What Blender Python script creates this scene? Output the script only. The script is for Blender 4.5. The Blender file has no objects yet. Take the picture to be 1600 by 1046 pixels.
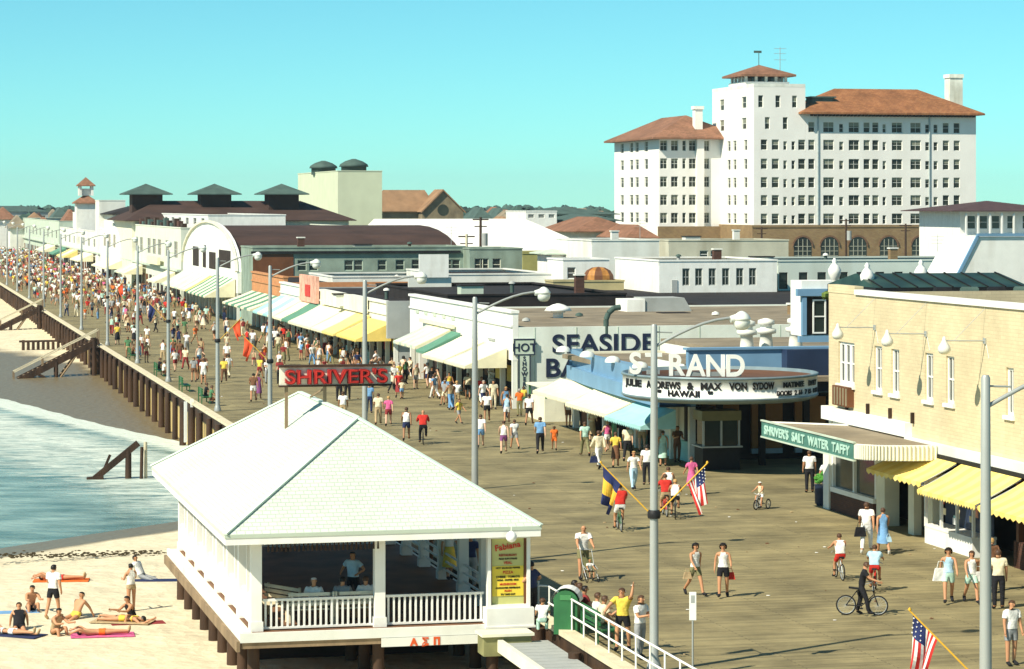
import bpy, bmesh, math, random
from mathutils import Vector, Matrix, noise
R = math.radians
random.seed(7)
scene = bpy.context.scene
col = scene.collection
# ------------------------------------------------------------------ camera
F, HY, HC = 4200.0, 320.0, 12.3
cam_d = bpy.data.cameras.new('camera'); cam = bpy.data.objects.new('camera', cam_d); col.objects.link(cam)
cam.location = (0, 0, HC); cam.rotation_euler = (R(90), 0, 0)
cam_d.sensor_width = 36; cam_d.lens = 36*F/1600; cam_d.shift_y = -(523-HY)/1600
cam_d.clip_start = 1; cam_d.clip_end = 20000
scene.camera = cam
# ------------------------------------------------------------------ sky, sun, exposure
SUN_AZ = Vector((-0.75, -0.66, 0)).normalized(); SUN_EL = R(44)
world = bpy.data.worlds.new('World'); scene.world = world; world.use_nodes = True
wn = world.node_tree.nodes; wl = world.node_tree.links
sky = wn.new('ShaderNodeTexSky'); sky.sky_type = 'NISHITA'; sky.sun_disc = False
sky.sun_elevation = SUN_EL; sky.sun_rotation = math.atan2(SUN_AZ.x, SUN_AZ.y)
sky.air_density = 1.0; sky.dust_density = 0.8; sky.ozone_density = 0.6; sky.altitude = 3000
tint = wn.new('ShaderNodeMix'); tint.data_type = 'RGBA'; tint.blend_type = 'MULTIPLY'; tint.inputs[0].default_value = 1
tint.inputs[7].default_value = (0.40, 0.93, 0.92, 1)
wl.new(sky.outputs[0], tint.inputs[6]); wl.new(tint.outputs[2], wn['Background'].inputs[0])
wn['Background'].inputs[1].default_value = 0.092
sd = bpy.data.lights.new('sun', 'SUN'); sd.energy = 5.0; sd.angle = R(0.5); sd.color = (1.0, 0.92, 0.76)
sun = bpy.data.objects.new('sun', sd); col.objects.link(sun)
to_sun = Vector((SUN_AZ.x*math.cos(SUN_EL), SUN_AZ.y*math.cos(SUN_EL), math.sin(SUN_EL)))
sun.rotation_euler = to_sun.to_track_quat('Z', 'Y').to_euler(); sun.location = to_sun*200
scene.view_settings.view_transform = 'Standard'; scene.view_settings.look = 'None'
scene.view_settings.gamma = 1; scene.view_settings.exposure = 0.55

# ------------------------------------------------------------------ frames
# picture point -> real point: known height (g) or known distance (at)
def g(px, py, z=0.0):
    D = (HC-z)*F/(py-HY); return Vector(((px-800)*D/F, D, z))
def at(px, py, D): return Vector(((px-800)*D/F, D, HC-(py-HY)*D/F))
TH = math.atan(0.238); cs, sn = math.cos(TH), math.sin(TH)
def W(v, u, z=0.0): return Vector((cs*v - sn*u, sn*v + cs*u, z))      # v inland, u along the boardwalk
def VU(p): return (cs*p[0]+sn*p[1], -sn*p[0]+cs*p[1])
def v_at(px, u): k = (px-800)/F; return u*(sn+cs*k)/(cs-sn*k)
def u_at(px, v): k = (px-800)/F; return v*(cs-sn*k)/(sn+cs*k)
def z_at(py, v, u): return HC-(py-HY)*(sn*v+cs*u)/F

# ------------------------------------------------------------------ materials
MATS = {}
def mat(name, c, rough=0.75, var=0.12, scale=2.0, bump=0.0, bscale=None, metal=0.0, dirt=0.0, spec=0.3, stretch=(1, 1, 1)):
    if name in MATS: return MATS[name]
    m = bpy.data.materials.new(name); m.use_nodes = True; N = m.node_tree.nodes; L = m.node_tree.links
    b = N['Principled BSDF']; b.inputs['Roughness'].default_value = rough; b.inputs['Metallic'].default_value = metal
    b.inputs['Specular IOR Level'].default_value = spec
    tc = N.new('ShaderNodeTexCoord'); mp = N.new('ShaderNodeMapping'); mp.inputs['Scale'].default_value = stretch
    L.new(tc.outputs['Object'], mp.inputs[0])
    nz = N.new('ShaderNodeTexNoise'); nz.inputs['Scale'].default_value = scale; nz.inputs['Detail'].default_value = 6
    L.new(mp.outputs[0], nz.inputs['Vector'])
    cr = N.new('ShaderNodeValToRGB'); cr.color_ramp.elements[0].position = 0.32; cr.color_ramp.elements[1].position = 0.68
    lo = [x*(1-var) for x in c]; hi = [min(1, x*(1+var)) for x in c]
    cr.color_ramp.elements[0].color = (*lo, 1); cr.color_ramp.elements[1].color = (*hi, 1)
    L.new(nz.outputs['Fac'], cr.inputs[0]); out = cr.outputs[0]
    if dirt > 0:
        n2 = N.new('ShaderNodeTexNoise'); n2.inputs['Scale'].default_value = scale*0.35; n2.inputs['Detail'].default_value = 8
        m2 = N.new('ShaderNodeMapping'); m2.inputs['Scale'].default_value = (3, 3, 0.5); L.new(tc.outputs['Object'], m2.inputs[0]); L.new(m2.outputs[0], n2.inputs['Vector'])
        r2 = N.new('ShaderNodeMapRange'); r2.inputs[1].default_value = 0.5; r2.inputs[2].default_value = 0.75; r2.inputs[4].default_value = dirt
        mx = N.new('ShaderNodeMix'); mx.data_type = 'RGBA'; L.new(n2.outputs['Fac'], r2.inputs[0]); L.new(r2.outputs[0], mx.inputs[0])
        L.new(out, mx.inputs[6]); mx.inputs[7].default_value = (c[0]*.5, c[1]*.45, c[2]*.35, 1); out = mx.outputs[2]
    L.new(out, b.inputs['Base Color'])
    if bump:
        bp = N.new('ShaderNodeBump'); bp.inputs['Strength'].default_value = bump; bp.inputs['Distance'].default_value = 0.03
        n3 = N.new('ShaderNodeTexNoise'); n3.inputs['Scale'].default_value = bscale or scale*6; n3.inputs['Detail'].default_value = 4
        L.new(mp.outputs[0], n3.inputs['Vector']); L.new(n3.outputs['Fac'], bp.inputs['Height']); L.new(bp.outputs[0], b.inputs['Normal'])
    MATS[name] = m; return m
def brick_mat(name, c1, c2, mortar, bw, bh, axes='xz', rough=0.85, ms=0.012, dirt=0.3, off=0.5, msm=0.3, bump=0.4):
    if name in MATS: return MATS[name]
    m = mat(name, c1, rough); N = m.node_tree.nodes; L = m.node_tree.links; b = N['Principled BSDF']
    tc = N.new('ShaderNodeTexCoord'); sp = N.new('ShaderNodeSeparateXYZ'); L.new(tc.outputs['Object'], sp.inputs[0])
    cb = N.new('ShaderNodeCombineXYZ')
    if axes == 'xz':      # works for x- and y-facing walls alike: x+y runs along either
        ad = N.new('ShaderNodeMath'); ad.operation = 'ADD'; L.new(sp.outputs[0], ad.inputs[0]); L.new(sp.outputs[1], ad.inputs[1])
        L.new(ad.outputs[0], cb.inputs[0]); L.new(sp.outputs[2], cb.inputs[1])
    elif axes == 'xy': L.new(sp.outputs[0], cb.inputs[0]); L.new(sp.outputs[1], cb.inputs[1])
    elif axes == 'yx': L.new(sp.outputs[1], cb.inputs[0]); L.new(sp.outputs[0], cb.inputs[1])
    br = N.new('ShaderNodeTexBrick'); br.inputs['Scale'].default_value = 1; br.inputs['Brick Width'].default_value = bw
    br.inputs['Row Height'].default_value = bh; br.inputs['Mortar Size'].default_value = ms; br.offset = off
    br.inputs['Mortar Smooth'].default_value = msm
    br.inputs['Color1'].default_value = (*c1, 1); br.inputs['Color2'].default_value = (*c2, 1); br.inputs['Mortar'].default_value = (*mortar, 1)
    L.new(cb.outputs[0], br.inputs['Vector'])
    nz = N.new('ShaderNodeTexNoise'); nz.inputs['Scale'].default_value = 0.35; nz.inputs['Detail'].default_value = 9; nz.inputs['Roughness'].default_value = .65
    L.new(tc.outputs['Object'], nz.inputs['Vector'])
    r = N.new('ShaderNodeMapRange'); r.inputs[1].default_value = .3; r.inputs[2].default_value = .72; r.inputs[3].default_value = 1-dirt; r.inputs[4].default_value = 1+dirt*.6
    L.new(nz.outputs['Fac'], r.inputs[0])
    mx = N.new('ShaderNodeMix'); mx.data_type = 'RGBA'; mx.blend_type = 'MULTIPLY'; mx.inputs[0].default_value = 1
    L.new(br.outputs['Color'], mx.inputs[6]); L.new(r.outputs[0], mx.inputs[7]); L.new(mx.outputs[2], b.inputs['Base Color'])
    bp = N.new('ShaderNodeBump'); bp.inputs['Strength'].default_value = bump; bp.inputs['Distance'].default_value = 0.02; bp.invert = True
    L.new(br.outputs['Fac'], bp.inputs['Height']); L.new(bp.outputs[0], b.inputs['Normal'])
    return m
white = mat('white_paint', (.80, .80, .74), .6, .05, 1.5, .1, dirt=.22)
cream = mat('cream_stucco', (.74, .72, .56), .85, .07, 1.2, .3, dirt=.25)
mint = mat('pale_green_paint', (.50, .58, .47), .8, .12, .8, .2, dirt=.35)
offwhite = mat('chalky_white_wall', (.72, .73, .66), .85, .08, .5, .3, dirt=.35)
hotelw = mat('hotel_stucco', (.80, .78, .72), .85, .04, .3, .2, dirt=.12)
greyw = mat('grey_wall', (.36, .38, .36), .85, .1, .8, .2, dirt=.2)
tar = mat('tar_roof', (.022, .018, .017), .9, .35, .6, .5, dirt=.3)
brownroof = mat('brown_felt_roof', (.055, .030, .022), .9, .25, .3, .4)
gravelroof = mat('gravel_roof', (.23, .19, .13), .95, .25, .5, .6, 20, dirt=.4)
redtile = brick_mat('red_clay_tile', (.34, .15, .06), (.25, .10, .04), (.14, .05, .025), .5, .35, 'xy', dirt=.35)
redtile2 = brick_mat('faded_clay_tile', (.30, .145, .085), (.22, .11, .06), (.12, .06, .04), .5, .35, 'xy', dirt=.35)
greenroof = mat('green_slate', (.06, .10, .085), .8, .2, .8, .3)
glass = mat('window_glass', (.025, .035, .03), .12, .6, .25, spec=.6)
hotelglass = mat('hotel_window_glass', (.03, .038, .026), .35, .7, .12, spec=.3)
black = mat('black_paint', (.012, .012, .013), .6, .2, 3)
dark = mat('dark_interior', (.03, .02, .016), .9, .4, 1)  # near-black colour carries the shade of interiors and openings
wood = mat('weathered_wood', (.24, .17, .10), .85, .3, 1.5, .5, 12, stretch=(1, 1, .3))
pilewood = mat('wet_pile_wood', (.045, .024, .013), .7, .45, 1.5, .6, 10, stretch=(1, 1, .25))
wallwood = mat('bulkhead_board', (.46, .34, .14), .8, .35, .8, .4, 9, stretch=(1, 1, .3), dirt=.5)
capwood = mat('bleached_cap_board', (.62, .55, .38), .8, .15, 1, .3)
metal = mat('galvanised_steel', (.42, .45, .44), .45, .08, 2, metal=.35)
postm = mat('aluminium_lamp_post', (.36, .38, .36), .45, .05, 1, metal=.25)
lampm = mat('pale_lamp_housing', (.66, .68, .62), .4, .04, 2)
bluep = mat('blue_enamel', (.16, .30, .44), .55, .08, .7, dirt=.15)
navy = mat('dark_blue_enamel_and_shade', (.02, .035, .075), .5, .15, .7)  # real dark blue paint, and the painted shade on the theatre front
aqua = mat('aqua_canvas', (.33, .60, .58), .8, .08, 2)
yellow = mat('yellow_canvas', (.80, .60, .16), .8, .07, 2.5, .2)
yellow2 = mat('pale_yellow_canvas', (.83, .66, .22), .8, .07, 2.5, .2)
canvasw = mat('cream_canvas', (.80, .74, .50), .85, .07, 2, .2)
canvasg = mat('green_canvas', (.10, .25, .17), .85, .1, 2, .2)
canvaso = mat('orange_tile_shingle', (.50, .23, .10), .85, .15, 2, .3)
red = mat('red_paint', (.55, .03, .02), .5, .12, 2)
darkred = mat('dark_red_enamel', (.32, .02, .018), .5, .15, 2)
brownp = mat('brown_panel', (.14, .055, .022), .6, .2, 1)
greenp = mat('green_paint', (.03, .14, .05), .5, .15, 2)
lime = mat('green_sign_face', (.07, .19, .15), .6, .2, 3)
tanbrick = brick_mat('tan_block', (.68, .575, .36), (.63, .525, .33), (.55, .46, .29), .42, .13, 'xz', dirt=.2, ms=.008)
tanbrick2 = brick_mat('hotel_brown_brick', (.30, .21, .10), (.26, .17, .085), (.22, .15, .08), .5, .2, 'xz', dirt=.25)
darkbrick = brick_mat('dark_store_brick', (.13, .055, .035), (.09, .04, .03), (.06, .04, .03), .24, .08, 'xz', dirt=.3)
stone = mat('church_stone', (.22, .18, .11), .9, .25, .6, .4)
treegreen = mat('far_foliage', (.035, .075, .055), .95, .5, .08)
rubber = mat('tyre_rubber', (.012, .012, .012), .7, .2, 5)
shingle = brick_mat('pale_green_shingle', (.63, .69, .585), (.58, .64, .54), (.47, .54, .44), .24, .15, 'xy', dirt=.12, ms=.012, rough=.85, bump=.8)
bwood = brick_mat('boardwalk_planks', (.33, .275, .135), (.225, .19, .095), (.07, .056, .032), 4.8, .15, 'xy', dirt=.5, ms=.012, rough=.8)
signw = mat('white_sign_face', (.86, .86, .80), .5, .03, 2)  # plain off-white face for the marquee band and letters
goldm = mat('gold_brown_canvas', (.38, .17, .04), .6, .3, 2)

# ------------------------------------------------------------------ mesh builder
class MB:
    def __init__(s): s.v = []; s.f = []; s.m = []; s.smooth = set()
    def add(s, vs, fs, m=0, smooth=False):
        o = len(s.v); s.v += [tuple(x) for x in vs]
        for f in fs:
            if smooth: s.smooth.add(len(s.f))
            s.f.append(tuple(o+i for i in f)); s.m.append(m)
        return s
    def box(s, x0, x1, y0, y1, z0, z1, m=0):
        return s.add([(x0,y0,z0),(x1,y0,z0),(x1,y1,z0),(x0,y1,z0),(x0,y0,z1),(x1,y0,z1),(x1,y1,z1),(x0,y1,z1)],
                     [(0,3,2,1),(4,5,6,7),(0,1,5,4),(1,2,6,5),(2,3,7,6),(3,0,4,7)], m)
    def tube(s, a, b, r0, r1=None, n=8, m=0, cap=True):
        a = Vector(a); b = Vector(b); r1 = r0 if r1 is None else r1
        d = (b-a).normalized(); u = d.cross(Vector((0,0,1)) if abs(d.z) < .9 else Vector((1,0,0))).normalized(); w = d.cross(u)
        vs = []
        for p, r in ((a, r0), (b, r1)):
            for i in range(n):
                t = 2*math.pi*i/n; vs.append(p+u*(r*math.cos(t))+w*(r*math.sin(t)))
        fs = [(i, i+n, (i+1) % n+n, (i+1) % n) for i in range(n)]
        s.add(vs, fs, m, True)
        if cap: s.add(vs, [tuple(range(n)), tuple(range(2*n-1, n-1, -1))], m)
        return s
    def path(s, pts, r, n=6, m=0):
        for a, b in zip(pts, pts[1:]): s.tube(a, b, r, r, n, m)
        return s
    def bar(s, a, b, w, h, m=0):
        a = Vector(a); b = Vector(b); d = (b-a).normalized()
        u = d.cross(Vector((0,0,1)) if abs(d.z) < .95 else Vector((0,1,0))).normalized()*w/2; t = u.cross(d).normalized()*h/2
        return s.add([a-u-t, a+u-t, a+u+t, a-u+t, b-u-t, b+u-t, b+u+t, b-u+t], [(0,1,2,3),(7,6,5,4),(0,4,5,1),(1,5,6,2),(2,6,7,3),(3,7,4,0)], m)
    def lathe(s, c, prof, n=12, m=0, smooth=True):
        c = Vector(c); vs = []
        for r, z in prof:
            for i in range(n):
                t = 2*math.pi*i/n; vs.append(c+Vector((r*math.cos(t), r*math.sin(t), z)))
        fs = []
        for k in range(len(prof)-1):
            for i in range(n): fs.append((k*n+i, k*n+(i+1) % n, (k+1)*n+(i+1) % n, (k+1)*n+i))
        s.add(vs, fs, m, smooth)
        return s.add(vs, [tuple(range(n-1, -1, -1)), tuple(range((len(prof)-1)*n, len(prof)*n))], m)
    def hip(s, x0, x1, y0, y1, z0, z1, over=0.0, th=.12, m=0, axis=None, ridge=None):
        x0 -= over; x1 += over; y0 -= over; y1 += over; w = x1-x0; d = y1-y0
        h = min(w, d)/2 if ridge is None else ridge
        cx = (x0+x1)/2; cy = (y0+y1)/2
        a, b = ((x0+h, cy), (x1-h, cy)) if w >= d else ((cx, y0+h), (cx, y1-h))
        vs = [(x0,y0,z0),(x1,y0,z0),(x1,y1,z0),(x0,y1,z0),(x0,y0,z0-th),(x1,y0,z0-th),(x1,y1,z0-th),(x0,y1,z0-th),(*a,z1),(*b,z1)]
        if w >= d: fs = [(0,1,9,8),(1,2,9),(2,3,8,9),(3,0,8)]
        else: fs = [(0,1,8),(1,2,9,8),(2,3,9),(3,0,8,9)]
        return s.add(vs, fs+[(7,6,5,4),(4,5,1,0),(5,6,2,1),(6,7,3,2),(7,4,0,3)], m)
    def mesh(s, name, mats):
        me = bpy.data.meshes.new(name); me.from_pydata(s.v, [], s.f)
        for x in (mats if isinstance(mats, (list, tuple)) else [mats]): me.materials.append(x)
        me.polygons.foreach_set('material_index', s.m)
        sm = [i in s.smooth for i in range(len(s.f))]; me.polygons.foreach_set('use_smooth', sm)
        me.update(); return me
    def build(s, name, mats, parent=None, loc=(0,0,0), rz=0.0):
        return link(name, s.mesh(name, mats), parent, loc, rz)
def link(name, me, parent=None, loc=(0,0,0), rz=0.0):
    o = bpy.data.objects.new(name, me); col.objects.link(o)
    o.location = loc; o.rotation_euler = (0, 0, rz)
    if parent: o.parent = parent
    return o
def tag(o, label=None, cat=None, group=None, kind=None):
    if label: o['label'] = label
    if cat: o['category'] = cat
    if group: o['group'] = group
    if kind: o['kind'] = kind
    return o
def empty(name, loc, rz, label, cat, group=None):
    o = bpy.data.objects.new(name, None); col.objects.link(o); o.location = loc; o.rotation_euler = (0, 0, rz)
    return tag(o, label, cat, group)
def facade(mb, O, U, L, H, rects, depth, m=0, z0=0.0):
    """wall sheet from O along U, outward normal = U x Z, with real openings and reveals"""
    O = Vector(O); U = Vector(U).normalized(); N = U.cross(Vector((0,0,1)))
    xs = sorted({0.0, L, *[r[0] for r in rects], *[r[1] for r in rects]}); zs = sorted({z0, H, *[r[2] for r in rects], *[r[3] for r in rects]})
    P = lambda x, z, d=0.0: O+U*x+Vector((0,0,z))-N*d
    for i in range(len(xs)-1):
        for j in range(len(zs)-1):
            cx = (xs[i]+xs[i+1])/2; cz = (zs[j]+zs[j+1])/2
            if any(r[0] < cx < r[1] and r[2] < cz < r[3] for r in rects): continue
            mb.add([P(xs[i],zs[j]),P(xs[i+1],zs[j]),P(xs[i+1],zs[j+1]),P(xs[i],zs[j+1])], [(0,1,2,3)], m)
    for a, b, c, d in rects:
        mb.add([P(a,c),P(b,c),P(b,d),P(a,d),P(a,c,depth),P(b,c,depth),P(b,d,depth),P(a,d,depth)],
               [(0,4,5,1),(1,5,6,2),(2,6,7,3),(3,7,4,0)], m)
WM = {}
blindm = mat('window_blind', (.22,.23,.17), .9, .1, 3)
BR = random.Random(3)
def window_mesh(w, h, frame, gl, fw=.07, mid=True, cross=0, blind=0.0):
    k = (round(w, 1), round(h, 1), frame.name, gl.name, mid, cross, blind)
    if k not in WM:
        b = MB(); b.box(-w/2, w/2, .02, .05, 0, h, 1)
        if blind: b.box(-w/2+fw, w/2-fw, .0, .019, h-fw-(h-2*fw)*blind, h-fw-.01, 2)
        b.box(-w/2, -w/2+fw, -.04, .03, 0, h); b.box(w/2-fw, w/2, -.04, .03, 0, h)
        b.box(-w/2+fw, w/2-fw, -.04, .03, 0, fw); b.box(-w/2+fw, w/2-fw, -.04, .03, h-fw, h)
        if mid: b.box(-w/2+fw, w/2-fw, -.03, .025, h/2-.03, h/2+.03)
        for c in range(cross):
            x = -w/2+w*(c+1)/(cross+1); b.box(x-.02, x+.02, -.035, .022, fw, h-fw)
        WM[k] = b.mesh('window', [frame, gl, blindm])
    return WM[k]
def house(name, label, cat, v0, v1, u0, u1, h, wall, roof, kind='flat', rh=2.0, over=.5, front=(), near=(), frame=None, group=None, parapet=.35, gl=None, cross=0, z0=0.0, base=None, ridge=None):
    """a building in the boardwalk frame. near: openings in the camera-facing wall (x,w,z0,z1); front: in the ocean-facing wall (y,w,z0,z1)"""
    frame = frame or white; gl = gl or glass
    root = empty(name, W(v0, u0, z0), TH, label, cat, group); w = v1-v0; d = u1-u0
    b = MB()
    facade(b, (0,0,0), (1,0,0), w, h, [(x-ww/2, x+ww/2, a, c) for x, ww, a, c in near], .18)
    facade(b, (0,d,0), (0,-1,0), d, h, [(d-y-ww/2, d-y+ww/2, a, c) for y, ww, a, c in front], .18)
    b.add([(w,0,0),(w,d,0),(0,d,0),(w,0,h),(w,d,h),(0,d,h)], [(0,1,4,3),(1,2,5,4)])
    b.build('wall', wall, root)
    for x, ww, a, c in near: link('window', window_mesh(ww, c-a, frame, gl, cross=cross), root, (x, .12, a))
    for y, ww, a, c in front: link('window', window_mesh(ww, c-a, frame, gl, cross=cross), root, (.12, y, a), R(-90))
    if kind == 'flat':
        MB().box(.2, w-.2, .2, d-.2, h-parapet-.15, h-parapet).build('roof', roof, root)
        p = MB(); t = .22
        p.box(-.06, w+.06, -.06, t, h, h+.14); p.box(-.06, w+.06, d-t, d+.06, h, h+.14); p.box(-.06, t, t, d-t, h, h+.14); p.box(w-t, w+.06, t, d-t, h, h+.14)
        p.box(0, w, .002, t, h-parapet, h-.002); p.box(.002, t, t, d, h-parapet, h-.002)
        p.build('coping', base or wall, root)
    elif kind == 'hip': MB().hip(0, w, 0, d, h+.05, h+rh, over, ridge=ridge).build('roof', roof, root)
    return root

# ------------------------------------------------------------------ setting: ground, sand, water, boardwalk
def shore_h(X, Y):
    d1 = (X+16)*-.824+(Y-128)*.566; d2 = (X+21)*-.896+(Y-171)*-.445
    wob = noise.noise(Vector((X*.06, Y*.04, 0)))*1.6
    d1 += wob; d2 += wob*.7
    h1 = -1.7 if d1 < -15 else (-1.7-1.1*((d1+15)/15)**1.3 if d1 < 0 else max(-6, -2.8-.08*d1))
    h2 = max(-6, -2.8-.05*d2) if d2 > 0 else min(-1.9, -2.8-.028*d2)
    h1 += noise.noise(Vector((X*.5, Y*.25, 3)))*.05 if d1 < -8 else 0
    return max(h1, h2)
def lines(segs):
    out = []
    for a, b, st in segs:
        x = a
        while x < b-1e-6: out.append(x); x += st
    out.append(segs[-1][1]); return out
vs_ = lines([(-3600,-1000,650),(-1000,-200,100),(-200,-40,10),(-40,19,1.5),(19,19.6,.6),(19.6,20.4,.8),(20.4,60,20),(60,600,60),(600,3600,750)])
us_ = lines([(-80,60,14),(60,260,3),(260,800,15),(800,3000,200),(3000,3600,300)])
b = MB(); vv = []
for u in us_:
    for v in vs_:
        p = W(v, u); vv.append((p.x, p.y, shore_h(p.x, p.y) if v < 20 else -.35))
nv = len(vs_)
def sandmat():
    m = mat('beach_sand', (.66, .58, .40), .95, .10, .5, .5, 3); N = m.node_tree.nodes; L = m.node_tree.links; B = N['Principled BSDF']
    src = B.inputs['Base Color'].links[0].from_socket
    ge = N.new('ShaderNodeNewGeometry'); sp = N.new('ShaderNodeSeparateXYZ'); L.new(ge.outputs['Position'], sp.inputs[0])
    nz = N.new('ShaderNodeTexNoise'); nz.inputs['Scale'].default_value = .15; L.new(ge.outputs['Position'], nz.inputs['Vector'])
    a = N.new('ShaderNodeMath'); a.operation = 'MULTIPLY_ADD'; L.new(nz.outputs['Fac'], a.inputs[0]); a.inputs[1].default_value = .18; L.new(sp.outputs[2], a.inputs[2])
    r = N.new('ShaderNodeMapRange'); r.inputs[1].default_value = -2.28; r.inputs[2].default_value = -2.2; r.inputs[3].default_value = 1; r.inputs[4].default_value = 0
    L.new(a.outputs[0], r.inputs[0])
    mx = N.new('ShaderNodeMix'); mx.data_type = 'RGBA'; L.new(r.outputs[0], mx.inputs[0]); L.new(src, mx.inputs[6]); mx.inputs[7].default_value = (.17, .135, .075, 1)
    L.new(mx.outputs[2], B.inputs['Base Color'])
    rr = N.new('ShaderNodeMapRange'); rr.inputs[3].default_value = .95; rr.inputs[4].default_value = .38; L.new(r.outputs[0], rr.inputs[0]); L.new(rr.outputs[0], B.inputs['Roughness'])
    # littered footprints
    vo = N.new('ShaderNodeTexVoronoi'); vo.inputs['Scale'].default_value = 1.6; L.new(ge.outputs['Position'], vo.inputs['Vector'])
    bp = [n for n in N if n.type == 'BUMP'][0]; bp.inputs['Distance'].default_value = .12; ad = N.new('ShaderNodeMath'); ad.operation = 'ADD'
    s0 = bp.inputs['Height'].links[0].from_socket; L.new(s0, ad.inputs[0]); L.new(vo.outputs['Distance'], ad.inputs[1]); L.new(ad.outputs[0], bp.inputs['Height'])
    return m
townground = mat('town_ground', (.17, .16, .12), .95, .3, .05)
for j in range(len(us_)-1):
    for i in range(nv-1):
        a = j*nv+i; b.f.append((a, a+1, a+nv+1, a+nv)); b.m.append(0 if vs_[i] < 20 else 1); b.smooth.add(len(b.f)-1)
b.v = vv
tag(b.build('ground', [sandmat(), townground]), kind='structure')
def watermat():
    m = bpy.data.materials.new('sea_water'); m.use_nodes = True; N = m.node_tree.nodes; L = m.node_tree.links; B = N['Principled BSDF']
    B.inputs['Roughness'].default_value = .25; B.inputs['Specular IOR Level'].default_value = .3
    ge = N.new('ShaderNodeNewGeometry')
    mp = N.new('ShaderNodeMapping'); mp.inputs['Rotation'].default_value = (0, 0, R(-12)); mp.inputs['Scale'].default_value = (.45, 1.1, 1); L.new(ge.outputs['Position'], mp.inputs[0])
    n1 = N.new('ShaderNodeTexNoise'); n1.inputs['Scale'].default_value = 1.0; n1.inputs['Roughness'].default_value = .68; n1.inputs['Detail'].default_value = 9; n1.inputs['Distortion'].default_value = .8; L.new(mp.outputs[0], n1.inputs['Vector'])
    # distance from the swash line on the far shore (d2)
    dp = N.new('ShaderNodeVectorMath'); dp.operation = 'DOT_PRODUCT'; L.new(ge.outputs['Position'], dp.inputs[0]); dp.inputs[1].default_value = (-.896, -.445, 0)
    off = N.new('ShaderNodeMath'); off.operation = 'SUBTRACT'; L.new(dp.outputs['Value'], off.inputs[0]); off.inputs[1].default_value = 21*.896-171*.445
    band = N.new('ShaderNodeValToRGB'); e = band.color_ramp.elements; e[0].position = 0; e[0].color = (.95,)*3+(1,); e[1].position = 1; e[1].color = (.18,)*3+(1,)
    for ps, vl in ((.05, 1.0), (.10, .62), (.20, .80), (.42, .70), (.62, .35)):
        q = e.new(ps); q.color = (vl, vl, vl, 1)
    sc_ = N.new('ShaderNodeMath'); sc_.operation = 'DIVIDE'; L.new(off.outputs[0], sc_.inputs[0]); sc_.inputs[1].default_value = 30; L.new(sc_.outputs[0], band.inputs[0])
    sm = N.new('ShaderNodeMath'); sm.operation = 'ADD'; L.new(band.outputs[0], sm.inputs[0]); L.new(n1.outputs['Fac'], sm.inputs[1])
    rr = N.new('ShaderNodeMapRange'); rr.inputs[1].default_value = 1.06; rr.inputs[2].default_value = 1.34; rr.inputs[4].default_value = .9; L.new(sm.outputs[0], rr.inputs[0])
    n2 = N.new('ShaderNodeTexNoise'); n2.inputs['Scale'].default_value = .6; n2.inputs['Detail'].default_value = 5; L.new(mp.outputs[0], n2.inputs['Vector'])
    cr = N.new('ShaderNodeValToRGB'); cr.color_ramp.elements[0].position = .35; cr.color_ramp.elements[1].position = .7
    cr.color_ramp.elements[0].color = (.09, .16, .135, 1); cr.color_ramp.elements[1].color = (.30, .41, .35, 1); L.new(n2.outputs['Fac'], cr.inputs[0])
    mx = N.new('ShaderNodeMix'); mx.data_type = 'RGBA'; L.new(rr.outputs[0], mx.inputs[0]); L.new(cr.outputs[0], mx.inputs[6]); mx.inputs[7].default_value = (.62, .68, .60, 1)
    L.new(mx.outputs[2], B.inputs['Base Color'])
    fr = N.new('ShaderNodeMapRange'); fr.inputs[3].default_value = .2; fr.inputs[4].default_value = .8; L.new(rr.outputs[0], fr.inputs[0]); L.new(fr.outputs[0], B.inputs['Roughness'])
    m3 = N.new('ShaderNodeMapping'); m3.inputs['Scale'].default_value = (1.0, 2.6, 1); L.new(ge.outputs['Position'], m3.inputs[0])
    n3 = N.new('ShaderNodeTexNoise'); n3.inputs['Scale'].default_value = 1.2; n3.inputs['Detail'].default_value = 5; L.new(m3.outputs[0], n3.inputs['Vector'])
    bp = N.new('ShaderNodeBump'); bp.inputs['Strength'].default_value = .7; bp.inputs['Distance'].default_value = .30; L.new(n3.outputs['Fac'], bp.inputs['Height']); L.new(bp.outputs[0], B.inputs['Normal'])
    return m
b = MB(); q = [W(-3600, -80, -2.8), W(19.3, -80, -2.8), W(19.3, 3600, -2.8), W(-3600, 3600, -2.8)]
b.add(q, [(0,1,2,3)]); tag(b.build('sea', watermat()), kind='structure')
# boardwalk deck: one thick sheet from the rail to the shop fronts
BV0 = 19.3
b = MB(); b.box(0, 60, 0, 760, -.28, 0); deck = tag(b.build('boardwalk', bwood, None, W(BV0, 40), TH), kind='structure')
# edge cap, fascia beam as pieces; piles and boards of the bulkhead
root = empty('timber_bulkhead', W(BV0, 60), TH, 'timber bulkhead of dark piles and tan boards along the ocean edge of the boardwalk', 'bulkhead')
for k in range(120):
    y = k*5.8
    MB().box(-.22, .20, 0.0, 5.76, .004, .16).build('cap_board', capwood, root, (0, y, 0))
fb = MB().box(-.14, -.02, 0, 5.76, -.62, -.04).mesh('fascia_board', pilewood)
for k in range(120): link('fascia_board', fb, root, (0, k*5.8, 0))
pm = []
for i in range(4):
    r = random.uniform(.17, .23); b = MB(); b.tube((0,0,-4.2), (random.uniform(-.03,.03), 0, -.1), r*1.1, r, 9); pm.append(b.mesh('pile', pilewood))
bm_ = [MB().box(-.02, .04, .0, .56, -4, -.3+random.uniform(-.02,.02)).mesh('board', wallwood) for i in range(3)]
y = 12.0; n = 0
while y < 640-60 and n < 300:
    o = link('pile', pm[n % 4], root, (-.32+random.uniform(-.04,.04), y, 0), n*1.3); n += 1
    y += 4.4
y = 12; n = 0
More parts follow.
